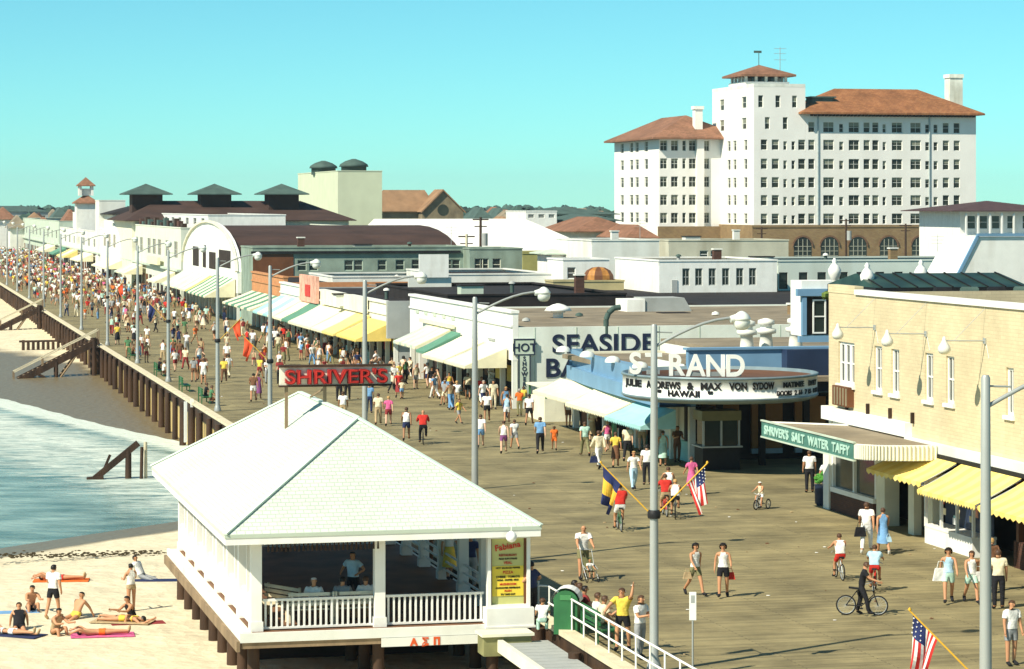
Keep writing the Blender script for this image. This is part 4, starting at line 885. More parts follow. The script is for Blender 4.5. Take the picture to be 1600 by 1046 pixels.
def monitor(e):
    b = MB(); b.add([(0,0,0),(9,0,0),(9,0,2.4),(1.4,0,2.4),(0,4,0),(9,4,0),(9,4,2.4),(1.4,4,2.4)], [(0,1,2,3),(7,6,5,4),(0,3,7,4),(3,2,6,7)]); b.build('white_body', white, e)
    MB().bar((-.05,-.02,-.1), (1.35,-.02,2.45), .12, .14).build('blue_edge', bluep, e); MB().box(1.3, 9, -.1, .02, 2.41, 2.55).build('blue_top_edge', bluep, e)
roof_thing('roof_monitor', 'white roof monitor with sloping blue edge on the tan roof', 'roof housing', 1487, 130, 8.35, monitor)
def ac2(e):
    MB().box(0, 6, 0, 3, 0, .35).build('pipe_tray', metal, e)
    for k in range(5): MB().tube((.2+k*1.2, -.1, .5), (.9+k*1.2, -.1, .5), .22, .22, 8).build('pipe_section', greenroof if k % 2 else black, e)
roof_thing('roof_pipework', 'dark pipework and trays on the tan roof before the white monitor', 'pipework', 1452, 112, 8.15, ac2)
def shrub(e):
    b = MB()
    for k in range(14): blob(b, (random.uniform(-.2,1.6), random.uniform(-.3,.3), .25+random.random()*.25), .28, 4)
    b.build('foliage', mat('roof_moss', (.10,.15,.03), .9, .4, 3), e)
roof_thing('roof_shrub', 'patch of green growth at the corner of the tan roof', 'plant', 1300, 113, 8.15, shrub)

# ------------------------------------------------------------------ pavilion on the beach side
P0v, P0u = 9.73, 76.1
pav = empty('beach_pavilion', W(P0v, P0u), TH, 'open white pavilion with pale green hip roof standing on piles over the beach', 'pavilion')
pw, pd = 9.27, 20.6
RI = 4.64; ez, rz_ = 2.92, 5.80
MB().hip(0, pw, 0, pd, ez, rz_, 0, .10, ridge=RI).build('roof', shingle, pav)
b = MB(); b.box(.02, pw-.02, .02, .10, ez-.30, ez-.101); b.box(.02, .10, .101, pd-.101, ez-.30, ez-.101); b.box(pw-.10, pw-.02, .101, pd-.101, ez-.30, ez-.101); b.box(.02, pw-.02, pd-.10, pd-.02, ez-.30, ez-.101)
b.build('eave_board', white, pav)
MB().box(.12, pw-.12, .12, pd-.12, ez-.14, ez-.12).build('soffit', mat('soffit_brown', (.10,.06,.035), .8, .2, 1), pav)
hipm = mat('hip_cap', (.62,.74,.64), .7, .05, 1)
for a, c in (((0,0,ez),(RI,RI,rz_)), ((pw,0,ez),(RI,RI,rz_)), ((0,pd,ez),(RI,pd-RI,rz_)), ((pw,pd,ez),(RI,pd-RI,rz_)), ((RI,RI,rz_),(RI,pd-RI,rz_))):
    a = Vector(a)+Vector((0,0,.03)); c = Vector(c)+Vector((0,0,.03)); MB().bar(a, c, .16, .05).build('hip_cap', hipm, pav)
MB().box(.6, .86, .55, pd-.6, -.16, .025).build('outer_ledge', cream, pav)
MB().box(.862, pw-.5, .55, pd-.6, -.16, .02).build('floor', mat('pavilion_floor', (.17,.085,.045), .7, .3, .8, .3), pav)
xl, xr, yf, yb = 1.02, pw-.78, .95, pd-1.0
deckx = MB(); deckx.box(.5, pw-.42, .45, .549, -.24, .03); deckx.box(.5, .6, .551, pd-.5, -.24, .03); deckx.box(pw-.5, pw-.42, .551, pd-.5, -.24, .03); deckx.build('floor_edge_board', offwhite, pav)
MB().box(.4, .499, .45, pd-.5, -.5, -.2).build('side_beam', wood, pav); MB().box(.55, pw-.5, .5, .6, -.42, -.241).build('front_beam', wood, pav)
bp = MB().box(4.6, 7.9, .40, .44, -.50, -.25).build('banner_board', offwhite, pav)
greekr = mat('orange_red_paint', (.66,.10,.02), .6)
for i, c in enumerate('A\u03a3\u03a0'): text(c, .27, greekr, bp, (5.55+i*.34, .395, -.475), 0, .008, .02)
col_m = MB(); col_m.box(-.19, .19, -.19, .19, .02, .30); col_m.box(-.155, .155, -.155, .155, .301, 2.55); col_m.box(-.20, .20, -.20, .20, 2.551, 2.63)
col_m = col_m.mesh('column', white)
colp = [(xl, yf), (4.63, yf), (xr, yf)]
nL = 8
for i in range(1, nL): colp.append((xl, yf+(yb-yf)*i/(nL-1)))
for i in range(1, 7): colp.append((xr, yf+(yb-yf)*i/6))
colp.append((4.63, yb))
for x, y in colp: link('column', col_m, pav, (x, y, 0))
side_panel = mat('side_panel_white', (.78,.78,.70), .7, .05, 1, dirt=.15)
for i in range(nL-1):
    y0 = yf+(yb-yf)*i/(nL-1)+.16; y1 = yf+(yb-yf)*(i+1)/(nL-1)-.16
    MB().box(xl-.03, xl+.03, y0, y1, .06, .92).build('side_panel', side_panel, pav)
    MB().box(xl-.07, xl+.07, y0, y1, .921, .98).build('rail', white, pav)
    ym = (y0+y1)/2; MB().box(xl-.09, xl+.09, ym-.09, ym+.09, .981, 2.6).build('side_post', white, pav)
balm = MB(); balm.box(-.028, .028, -.028, .028, .12, .86); balm = balm.mesh('baluster', white)
def balustrade(xa, xb, y):
    MB().box(xa, xb, y-.06, y+.06, .861, .93).build('top_rail', white, pav); MB().box(xa, xb, y-.05, y+.05, .06, .119).build('bottom_rail', white, pav)
    n = round((xb-xa)/.165)
    for k in range(n): link('baluster', balm, pav, (xa+(k+.5)*(xb-xa)/n, y, 0))
balustrade(xl+.2, 4.44, yf); balustrade(4.82, 7.75, yf); balustrade(xl+.2, 4.44, yb); balustrade(4.82, xr-.2, yb)
for i in range(6):
    y0 = yf+(yb-yf)*i/6+.2; y1 = yf+(yb-yf)*(i+1)/6-.2
    if i == 5: continue
    for z in (.35, .62, .88): MB().box(xr-.03, xr+.03, y0, y1, z, z+.06).build('side_rail', white, pav)
# hanging frieze under the front eave
b = MB(); b.box(xl+.2, 4.44, .50, .53, 2.56, 2.60)
b.build('frieze_rail', pilewood, pav)
spm = MB(); spm.tube((0,0,2.34), (0,0,2.56), .035, .02, 5); spm = spm.mesh('frieze_drop', pilewood)
for k in range(26): link('frieze_drop', spm, pav, (xl+.3+k*.128, .515, 0))
# piles below
pil = MB().tube((0,0,-2.6), (0,0,-.16), .2, .17, 9).mesh('pile', pilewood)
for i in range(9):
    for x in (.95, 4.6, 8.0):
        link('pile', pil, pav, (x, .9+i*2.3, 0), i)
MB().box(1.2, 7.8, 6.2, 6.3, -2.2, -.16).build('under_deck_shade_sheet', dark, pav)  # dark sheet added to stand for the shade beneath the deck
# sign board at the front right corner
sx0, sx1 = v_at(764, 76.9)-P0v, v_at(820, 76.9)-P0v
sgn = empty('menu_sign_board', W(P0v, P0u), TH, 'tall yellow menu sign in a white frame at the pavilion corner', 'sign')
ys = .62
b = MB(); b.box(sx0-.10, sx0, ys-.1, ys+.12, .50, 2.66); b.box(sx1, sx1+.10, ys-.1, ys+.12, .50, 2.66); b.box(sx0, sx1, ys-.1, ys+.12, 2.52, 2.66); b.box(sx0, sx1, ys-.1, ys+.12, .50, .58); b.build('frame', white, sgn)
b = MB(); b.box(sx0-.16, sx1+.18, ys-.25, ys+.3, -.02, .498); b.box(sx0-.20, sx1+.22, ys-.29, ys+.34, -.08, -.021); b.build('base_box', white, sgn)
MB().box(sx0, sx1, ys+.03, ys+.08, .581, 2.519).build('panel', mat('sign_olive', (.52,.52,.20), .6, .06, 2), sgn)
MB().box(sx0+.0, sx0+.04, ys-.02, ys+.029, .581, 2.519).build('side_strip', brownp, sgn); MB().box(sx1-.07, sx1, ys-.02, ys+.029, .581, 2.519).build('side_strip', brownp, sgn)
cx = (sx0+sx1)/2-.01; wS = sx1-sx0-.14
MB().box(cx-wS/2, cx+wS/2, ys+.012, ys+.027, .82, 1.70).build('yellow_panel', mat('sign_yellow', (.80,.60,.06), .6, .06, 2), sgn)
text('Fabiana', .25, red, sgn, (cx, ys+.005, 2.20), 0, .004, .006, xs=1.0).rotation_euler = (R(90), R(-9), 0)
for i, (t_, z, s_, mm) in enumerate((('RESTAURANT', 1.99, .085, darkred), ('PIZZA SUBS STEAKS', 1.89, .06, inkk), ('VEAL', 1.76, .11, red), ('HOT SAUSAGE PEPPER', 1.62, .07, inkk), ('PIZZA', 1.48, .11, red), ('CHEESE   TOMATO', 1.36, .08, inkk), ('SODA  COFFEE  MILK', 1.27, .065, inkk), ('MUSHROOM', 1.14, .085, red), ('ANCHOVIES PEPPERONI', 1.04, .065, inkk), ('PLAIN', .95, .075, red), ('TO TAKE OUT', .85, .065, inkk))):
    o = text(t_, s_, mm, sgn, (cx, ys+.006, z), 0, .004, .003); wd = max(v.co.x for v in o.data.vertices)*2; f = min(1, wS*.92/wd)
    for v in o.data.vertices: v.co.x *= f
glo = at(799, 839, 77.0); ge_ = empty('globe_lamp', glo, 0, 'white globe lamp hanging from the eave above the menu sign', 'lamp')
MB().lathe((0,0,0), [(.02,-.16),(.10,-.13),(.155,-.05),(.155,.04),(.10,.12),(.04,.16)], 12).build('globe', mat('opal_glass', (.85,.85,.82), .3, .02), ge_); MB().tube((0,0,.15), (0,0,.34), .012).build('stem', white, ge_)
# roof sign SHRIVER'S
su = 86.8
rs = empty('roof_sign', W(12.9, su), TH, "large roof sign with red letters reading SHRIVER'S above the pavilion ridge", 'sign')
sw = v_at(613, su)-12.95
MB().box(0, sw, 0, .14, 6.42, 7.0).build('panel', mat('sign_cream', (.78,.76,.62), .6, .08, 2, dirt=.3), rs)
b = MB(); b.box(-.03, sw+.03, -.10, .17, 7.0, 7.07); b.box(-.03, sw+.03, -.06, .17, 6.36, 6.42); b.build('sign_frame', pilewood, rs)
o = text("SHRIVER'S", .62, darkred, rs, (sw/2, -.16, 6.48), 0, .13, .022, name='red_lettering')
wd = max(v.co.x for v in o.data.vertices)-min(v.co.x for v in o.data.vertices)
for v in o.data.vertices: v.co.x *= sw*.92/wd
o2 = text("SHRIVER'S", .62, red, rs, (sw/2, -.305, 6.48), 0, .01, -.012, name='red_lettering')
for v in o2.data.vertices: v.co.x *= sw*.92/wd
for x, zb in ((.22, 4.95), (v_at(508, su)-12.9, 5.75)):
    MB().box(x-.05, x+.05, .02, .12, zb, 6.36).build('post', wood, rs)
MB().bar((v_at(508, su)-12.9, .07, 6.3), (v_at(508, su)-12.9-.1, 2.4, 5.85), .05, .05).build('brace', wood, rs)

# ------------------------------------------------------------------ lamp posts and flags
USR = mat('flag_red', (.55,.03,.025), .8); USW = mat('flag_white', (.75,.73,.68), .8); USB = mat('flag_navy', (.02,.03,.11), .8)
FY = mat('flag_yellow', (.70,.40,.04), .8); FO = mat('flag_orange_red', (.72,.09,.03), .8)
def flag_cloth(kind, hoist=.66, fly=.92, sx=1):
    """cloth hanging from a slanting staff: columns run along the staff, rows down the droop"""
    b = MB(); n, m = 13, 10; P = []
    for i in range(n+1):
        for j in range(m+1):
            s_ = i/n; t = j/m
            x = -s_*hoist*.68 + t*.10*math.sin(s_*9)+t*.25*(s_); z = -s_*hoist*.72 - t*fly*(1-.10*s_); y = .09*math.sin(s_*10+t*3)*t+.03*math.sin(t*7)
            P.append((x*sx, y, z))
    for i in range(n):
        for j in range(m):
            q_ = (i*(m+1)+j, i*(m+1)+j+1, (i+1)*(m+1)+j+1, (i+1)*(m+1)+j)
            mi = (i % 2)
            if kind == 'us' and i < 7 and j < 4: mi = 2
            if kind == 'bands': mi = 2 if j < 3 or j > 6 else 3
            if kind == 'bars': mi = 2 if i < 3 or i > 8 else 3
            if kind == 'orange': mi = 4
            if kind == 'navy': mi = 2
            b.add([P[k] for k in q_], [(0,1,2,3)], mi, True)
    if kind == 'us':
        for i in range(1, 7, 2):
            for j in range(4):
                a = Vector(P[i*(m+1)+j])+Vector((.02*sx, 0, -.03)); 
                for dy in (-.012, .012): b.add([a+Vector((-.016,dy,0)), a+Vector((0,dy,-.018)), a+Vector((.016,dy,0)), a+Vector((0,dy,.018))], [(0,1,2,3)], 1)
    return b.mesh('flag_cloth', [USR, USW, USB, FY, FO])
FC = {}
lamp_posts = []
def lamp_post(u, i, zbr, flags, label):
    e = empty('lamp_post', W(20.0, u), TH, label, 'lamp post', 'street lamps along the ocean edge of the boardwalk')
    b = MB(); b.lathe((0,0,0), [(.22,0),(.22,.08),(.16,.3),(.125,.4),(.12,3),(.10,7),(.085,9.1),(.06,9.15)], 10); b.build('post', postm, e)
    a = MB(); pts = [(0,0,8.55)]+[(2.25*t, 0, 8.55+.75*math.sin(t*math.pi/2)) for t in (.15,.3,.45,.6,.75,.9,1.0)]; a.path(pts, .042, 7); a.path([(.02,0,8.95),(.5,0,8.93)], .02, 5); a.build('arm', postm, e)
    h = MB(); h.lathe((2.42,0,9.24), [(.05,-.27),(.14,-.25),(.21,-.16),(.235,-.05),(.215,.0),(.24,.01),(.24,.05),(.17,.15),(.10,.21),(.03,.24)], 14); h.tube((2.1,0,9.26), (2.35,0,9.30), .09, .13, 8); h.build('lamp_head', lampm, e)
    if zbr: MB().lathe((0,0,zbr-.1), [(.16,0),(.18,.05),(.18,.18),(.14,.22)], 10).build('collar', black, e)
    for sx, kind, lb in flags:
        k = (kind, sx)
        if k not in FC: FC[k] = flag_cloth(kind, sx=sx)
        f = empty('flag', W(20.0, u, zbr), 0, lb, 'flag', 'flags on the lamp posts')
        MB().tube((sx*.12,0,.05), (sx*1.40,0,1.35), .022, .018, 6).build('staff', FY, f); MB().lathe((sx*1.40,0,1.34), [(.01,0),(.04,.03),(.01,.07)], 6).build('finial', FY, f)
        c = link('cloth', FC[k], f, (sx*1.34, 0, 1.28))
onm = ['nearest lamp post at the right edge of the picture', 'tall lamp post in front of the theatre marquee', 'lamp post rising behind the pavilion roof edge, right of its sign', "lamp post standing behind the SHRIVER'S sign", "lamp post just left of the SHRIVER'S sign", 'lamp post behind the left slope of the pavilion roof', 'lamp post left of the one by the roof slope, over the bench', 'lamp post near the top of the beach stairs', 'lamp post beyond the beach stairs']
pl = []
for i, px in enumerate((1540, 1022, 742, 570, 422, 340, 263, 215, 168)): pl.append((u_at(px, 20.0), onm[i]))
u = pl[-1][0]
for k in range(9): u += 30; pl.append((u, ['tenth', 'eleventh', 'twelfth', 'thirteenth', 'fourteenth', 'fifteenth', 'sixteenth', 'seventeenth', 'eighteenth', 'nineteenth', 'twentieth', 'twenty first', 'twenty second', 'farthest'][k]+' lamp post counted from the right, thin in the far crowd'))
fl = {0: (3.45, [(-1, 'us', 'striped flag with starred canton at the bottom edge by the nearest lamp post')]),
      1: (4.15, [(-1, 'bands', 'navy and yellow banded flag on the left staff of the marquee lamp post'), (1, 'us', 'red white striped starred flag on the right staff of the marquee lamp post')]),
      4: (4.2, [(-1, 'orange', "orange red flag hanging left of the post by the SHRIVER'S sign")]),
      5: (4.2, [(1, 'orange', 'red flag on the post behind the left roof slope')]),
      6: (4.2, [(-1, 'navy', 'dark flag on the left staff of the post above the seawall bench')]),
      8: (4.2, [(1, 'orange', 'red flag on the post beyond the beach stairs')])}
for i, (u, lb) in enumerate(pl): z, fs = fl.get(i, (0, [])); lamp_post(u, i, z, fs, lb)

# ------------------------------------------------------------------ edge railing, bins, benches
rl = empty('edge_railing', W(19.42, 70), TH, 'white pipe railing along the near edge of the boardwalk beside the pavilion', 'railing')
y = -9.0
while y < 8.4: MB().tube((0,y,-.1), (0,y,1.02), .028, .028, 6).build('post', white, rl); y += 1.32
for z in (1.03, .55): MB().tube((0,-9.0,z), (0,7.0,z), .03, .03, 6).build('rail', white, rl)
MB().path([(0,7.0,1.03),(-.55,7.4,1.03)], .03).build('rail_return', white, rl)
ld = empty('beach_landing', W(17.6, 70.2), TH, 'grey boarded landing and low steps between pavilion and railing', 'landing')
for k in range(10): MB().box(0, 1.35, k*.5, k*.5+.47, -.36, -.26).build('board', greyw, ld)
MB().box(-.2, -.05, -.5, 5.2, -.5, -.15).build('kerb', cream, ld)
bx = empty('storage_bench', W(17.05, 74.9), TH, 'olive storage bench below the menu sign', 'bench')
MB().box(-.05, 1.35, 0, .8, -.62, -.06).build('body', mat('olive_paint', (.20,.20,.09), .8, .2, 2), bx); MB().box(-.12, 1.42, -.08, .86, -.059, .02).build('lid', cream, bx)
def bin_(e):
    MB().box(-.34, .34, -.34, .34, .02, .95).build('body', greenp, e)
    n = 10; b = MB(); pr = [(.42*math.cos(math.pi*i/n), .95+.40*math.sin(math.pi*i/n)) for i in range(n+1)]
    b.add([(x, -.37, z) for x, z in pr]+[(x, .37, z) for x, z in pr], [(i, i+n+1, i+n+2, i+1) for i in range(n)])
    b.build('hood', white, e)
    b = MB(); pr = [(.36*math.cos(math.pi*i/n), .95+.33*math.sin(math.pi*i/n)) for i in range(n+1)]
    b.add([(x, -.34, z) for x, z in pr], [tuple(range(n+1))]); b.add([(x, .34, z) for x, z in pr], [tuple(range(n, -1, -1))]); b.build('end_panel', greenp, e)
    MB().box(-.16, .16, -.36, -.341, 1.0, 1.15).build('flap', mat('flap_green', (.06,.22,.08)), e)
p = g(886, 990); e = empty('litter_bin', p, -.15, 'green litter bin with a white rounded hood beside the pipe railing', 'litter bin'); bin_(e)
def bench(e, L=1.9, m=None):
    m = m or greenp
    for k in range(4): MB().box(-L/2, L/2, -.24+k*.12, -.14+k*.12, .42, .46).build('seat_slat', m, e)
    for k in range(3): MB().box(-L/2, L/2, .26, .30, .56+k*.14, .66+k*.14).build('back_slat', m, e)
    for x in (-L/2+.1, L/2-.1): MB().box(x-.03, x+.03, -.2, -.14, 0, .42).build('leg', m, e); MB().box(x-.03, x+.03, .301, .36, 0, .96).build('rear_post', m, e); MB().box(x-.03, x+.03, -.139, .30, .36, .419).build('rail', m, e)
def bench_at(v, u, label, rz=None): e = empty('park_bench', W(v, u), TH+(R(90) if rz is None else rz), label, 'bench', 'green benches along the boardwalk edge'); bench(e)
# benches face inland (seat front towards +v)
bench_at(20.0, 75.9, 'green bench with sitters behind the litter bin'); bench_at(20.0, 73.2, 'green bench with sitters nearest the bottom edge')
bench_at(20.1, u_at(318, 20.1)-1, 'green bench under the lamp post left of the roof slope'); bench_at(20.1, u_at(250, 20.1), 'green bench by the seawall with a seated pair'); bench_at(20.1, u_at(208, 20.1), 'green bench farther along near the top of the beach stairs')
bench_at(20.1, u_at(290, 20.1), 'empty green bench between the two seawall lamp posts')
# thin sign post near the bottom
e = empty('regulation_sign', (4.72, 70.2, 0), 0, 'narrow white sign on a thin post below the two strolling women', 'sign')
MB().tube((0,0,0), (0,0,1.5), .028, .028, 6).build('post', postm, e); MB().box(-.09, .09, -.03, .03, 1.45, 2.18).build('panel', white, e); MB().box(-.05, .05, -.034, -.031, 1.9, 2.1).build('notice', greyw, e)
# white post at the edge
e = empty('edge_post', W(19.0, u_at(297, 19.0)), TH, 'white painted post pair on the seawall face, left of the roof slope', 'post')
for x in (-.28, .12): MB().box(x-.09, x+.09, -.09, .09, -2.3, .35 if x > 0 else .2).build('upright', white, e)
# small kiosk between bath house and blue shops
e = empty('ticket_kiosk', W(37.0, 147.5), TH, 'small cream counter kiosk between the bath house sign and the blue shops', 'kiosk')
MB().box(0, 1.6, 0, 4, 0, 1.3).build('counter', cream, e); MB().box(-.1, 1.7, -.1, 4.1, 1.9, 2.0).build('roof', cream, e)
for x in (.05, 1.5):
    for y in (0, 3.9): MB().box(x, x+.1, y, y+.1, 1.3, 1.9).build('post', greenp, e)

# ------------------------------------------------------------------ beach stairs and groyne
def stairs(u, label, vs=19.2, top=.55):
    e = empty('beach_stairs', W(vs, u), TH, label, 'stairs', 'wooden beach stairs')
    L = 7.2; zb = -3.0; N_ = 18
    for y in (0, 1.7):
        MB().bar((0,y,top), (-L,y,zb), .18, .55).build('stringer', pilewood, e); MB().bar((0,y,top+.95), (-L,y,zb+.95), .07, .10).build('handrail', capwood, e)
        for t in (0, .33, .66, 1): x = -L*t; z = top+(zb-top)*t; MB().box(x-.05, x+.05, y-.05, y+.05, z, z+.93).build('baluster_post', wood, e)
    for k in range(N_): t = (k+.5)/N_; MB().box(-L*t-.2, -L*t+.16, .07, 1.63, top+(zb-top)*t+.12, top+(zb-top)*t+.17).build('tread', wood, e)
    for y in (0, 1.7):
        MB().tube((-.4,y,-4), (-.4,y,top+.2), .2, .2, 8).build('support_pile', pilewood, e)
        x = -3.6; z = top+(zb-top)*.5
        MB().tube((x,y,-4), (x,y,z), .14, .14, 7).build('support_pile', pilewood, e)
        MB().tube((x,y,-3.0), (x+1.7,y,z+.6), .09, .09, 6).build('brace', wood, e); MB().tube((x,y,-3.0), (x-1.7,y,z-1.0), .09, .09, 6).build('brace', pilewood, e)
stairs(u_at(152, 18.9)-.5, 'wooden stairs from the seawall down to the wet sand, nearer of two', 19.0)
stairs(u_at(66, 18.9), 'wooden stairs down to the beach, farther of two at the left edge', 19.0)
e = empty('broken_groyne', g(200, 748, -2.8), 0, 'broken dark timber groyne leaning out of the shallow water', 'groyne')
MB().tube((0,0,-1.5), (.02,0,1.55), .19, .17, 9).build('pile', pilewood, e); MB().tube((.72,-.1,-1.5), (.78,-.1,1.75), .10, .09, 8).build('pile', pilewood, e); MB().tube((.95,.2,-1.5), (.93,.2,2.0), .11, .10, 8).build('pile', capwood, e)
MB().bar((-2.0,-.3,-.15), (.55,.1,1.95), .30, .34).build('leaning_beam', pilewood, e); MB().bar((-1.45,0,.2), (-1.0,.1,1.3), .14, .14).build('stub', pilewood, e); MB().bar((-2.2,-.4,-.05), (-1.3,-.3,.05), .5, .3).build('broken_end', pilewood, e)
e = empty('driftwood_row', g(66, 548, -2.3), 0, 'row of short dark piles on the sand beyond the first stairs', 'piles')
for k in range(9): MB().tube((-1.9+k*.5,0,-.4), (-1.9+k*.5,random.uniform(-.1,.1),.85+random.random()*.3), .17, .15, 7).build('pile', pilewood, e)
MB().bar((-2.3,0,.9), (3.6,.2,1.0), .25, .2).build('rail_beam', pilewood, e)
b = MB(); random.seed(11)
for k in range(260):
    px = random.uniform(-20, 275); v = random.gauss(0, 1.2); p = g(px, 866+v*2-(px-150)*.02, -1.8); blob(b, (p.x, p.y, -1.80), random.uniform(.03, .13), 3, sq=.3)
tag(b.build('seaweed_line', mat('seaweed', (.06,.045,.02), .9, .3, 4)), 'dark wrack line of seaweed along the top of the wet sand', 'seaweed', kind='stuff')

# ------------------------------------------------------------------ people
def pose_joints(P):
    """joint positions of a 1.72 m figure facing -y; angles in degrees, flexion forwards"""
    l = R(P.get('lean', 3)); up = Vector((0, -math.sin(l), math.cos(l)))
    J = {}; pel = Vector((0, 0, .93)); J['pel'] = pel
    J['spi'] = pel+up*.17; J['che'] = pel+up*.38; J['nec'] = pel+up*.53; hl = l*.4+R(P.get('nod', 0)); hu = Vector((0, -math.sin(hl), math.cos(hl)))
    J['jaw'] = J['nec']+hu*.07; J['hea'] = J['jaw']+hu*.09+Vector((0,-.012,0)); J['cro'] = J['hea']+hu*.09+Vector((0,.012,0))
    for i, sx in enumerate((-1, 1)):
        s_ = 'LR'[i]; f, ab, el = P['arms'][i]; f, ab, el = R(f), R(ab), R(el)
        sh = J['che']+up*.09+Vector((sx*.175, 0, 0)); J['sho'+s_] = sh
        d = Vector((sx*math.sin(ab), -math.sin(f)*math.cos(ab), -math.cos(f)*math.cos(ab))); J['elb'+s_] = sh+d*.27
        inx = P.get('cross', 0.0)
        d2 = Vector((sx*(math.sin(ab)*.35-inx), -math.sin(f+el), -math.cos(f+el))).normalized(); J['wri'+s_] = J['elb'+s_]+d2*.24; J['han'+s_] = J['wri'+s_]+d2*.09
        h, k = R(P['legs'][i][0]), R(P['legs'][i][1]); sp = R(P['legs'][i][2]) if len(P['legs'][i]) > 2 else R(2)
        hp = pel+Vector((sx*.095, 0, -.05)); J['hip'+s_] = hp
        J['kne'+s_] = hp+Vector((sx*math.sin(sp), -math.sin(h), -math.cos(h)*math.cos(sp))).normalized()*.41
        d = Vector((0, -math.sin(h-k), -math.cos(h-k))); J['ank'+s_] = J['kne'+s_]+d*.41
        fa = h-k+R(90)+R(P.get('toe', 0)); fa = max(R(35), min(R(100), fa)) if not P.get('flat') else fa
        J['toe'+s_] = J['ank'+s_]+Vector((sx*.02, -math.sin(fa)*.16, -math.cos(fa)*.16-.045))
    mz = min(J['toe'+s_].z for s_ in 'LR')-.03
    for k in J: J[k] = J[k]-Vector((0, 0, mz)) if 'z' not in P else J[k]+Vector((0, 0, P['z']-.93))
    return J
RAD = {'pel': .125, 'spi': .112, 'che': .135, 'nec': .062, 'jaw': .062, 'hea': .098, 'cro': .066, 'sho': .066, 'elb': .045, 'wri': .031, 'han': .026, 'hip': .092, 'kne': .060, 'ank': .043, 'toe': .034}
BONES = [('pel','spi'),('spi','che'),('che','nec'),('nec','jaw'),('jaw','hea'),('hea','cro')]+[(a+s_ if a not in ('che','pel') else a, b_+s_) for s_ in 'LR' for a, b_ in (('che','sho'),('sho','elb'),('elb','wri'),('wri','han'),('pel','hip'),('hip','kne'),('kne','ank'),('ank','toe'))]
def grow(P, sub, female=False, child=False):
    J = pose_joints(P); names = list(J); idx = {n: i for i, n in enumerate(names)}
    me = bpy.data.meshes.new('b'); me.from_pydata([J[n] for n in names], [(idx[a], idx[b_]) for a, b_ in BONES], [])
    o = bpy.data.objects.new('b', me); col.objects.link(o)
    o.modifiers.new('s', 'SKIN'); sv = me.skin_vertices[0].data
    for n in names:
        r_ = RAD[n[:3]]
        if female: r_ *= {'spi': .86, 'che': .90, 'pel': 1.04, 'sho': .85, 'nec': .85, 'jaw': .85, 'elb': .85}.get(n[:3], 1)
        if child and n[:3] in ('hea', 'cro'): r_ *= 1.3
        sv[idx[n]].radius = (r_, r_); sv[idx[n]].use_root = (n == 'pel')
    if sub: m = o.modifiers.new('d', 'SUBSURF'); m.levels = sub
    dg = bpy.context.evaluated_depsgraph_get(); me2 = bpy.data.meshes.new_from_object(o.evaluated_get(dg)); bpy.data.objects.remove(o); bpy.data.meshes.remove(me)
    V = [v.co.copy() for v in me2.vertices]; Fc = [tuple(p.vertices) for p in me2.polygons]; bpy.data.meshes.remove(me2)
    def near(p):
        best = None
        for a, b_ in BONES:
            A, B = J[a], J[b_]; ab = B-A; t = max(0, min(1, (p-A).dot(ab)/max(1e-9, ab.length_squared))); r_ = RAD[a[:3]]*(1-t)+RAD[b_[:3]]*t
            d = (p-(A+ab*t)).length/r_
            if best is None or d < best[0]: best = (d, a[:3]+'_'+b_[:3], t, b_[-1])
        return best
    for i, p in enumerate(V):
        n_ = near(p)
        if n_[1] in ('pel_spi', 'spi_che', 'che_nec', 'pel_hip'):
            c = J['pel']+(J['nec']-J['pel'])*max(0, min(1, (p-J['pel']).dot(J['nec']-J['pel'])/(J['nec']-J['pel']).length_squared)); V[i].y = c.y+(p.y-c.y)*.78
        if n_[1] in ('jaw_hea', 'hea_cro'): V[i].x *= .84
    return J, V, Fc, near
CACHE = {}
POSES = {
 'stand': dict(legs=[(2,2),(-2,4)], arms=[(2,9,12),(4,9,15)]),
 'walk': dict(legs=[(24,6),(-16,22)], arms=[(-22,8,12),(24,8,22)]),
 'walkb': dict(legs=[(-18,26),(22,5)], arms=[(26,8,25),(-20,8,10)]),
 'stroll': dict(legs=[(14,6),(-10,12)], arms=[(-8,12,20),(10,10,60)]),
 'hold': dict(legs=[(4,3),(-4,6)], arms=[(20,6,85),(12,10,80)], cross=.25),
 'hips': dict(legs=[(3,3,5),(-3,4,5)], arms=[(-15,40,80),(-15,40,80)], cross=.5),
 'push': dict(legs=[(14,8),(-14,20)], arms=[(38,8,30),(38,8,30)], lean=8),
 'sit': dict(legs=[(86,84,6),(84,80,8)], arms=[(22,12,50),(24,10,45)], lean=8, z=.55),
 'situp': dict(legs=[(86,86,5),(84,84,7)], arms=[(30,16,100),(15,12,40)], lean=12, z=.55),
 'reach': dict(legs=[(6,4,6),(-6,8,6)], arms=[(45,30,20),(120,20,70)], lean=10),
 'ride': dict(legs=[(78,70,6),(38,38,6)], arms=[(46,14,25),(46,14,25)], lean=16, z=.93),
 'astride': dict(legs=[(22,14,10),(-4,10,12)], arms=[(40,10,30),(20,10,25)], lean=10, nod=15),
 'lie': dict(legs=[(3,3),(-2,4)], arms=[(150,20,50),(150,20,50)], lean=0, flat=1),
 'prop': dict(legs=[(80,25,8),(78,20,8)], arms=[(-35,14,8),(-35,14,8)], lean=-28, z=.14),
 'hug': dict(legs=[(112,100,8),(118,108,8)], arms=[(50,8,50),(50,8,50)], lean=22, z=.14),
}
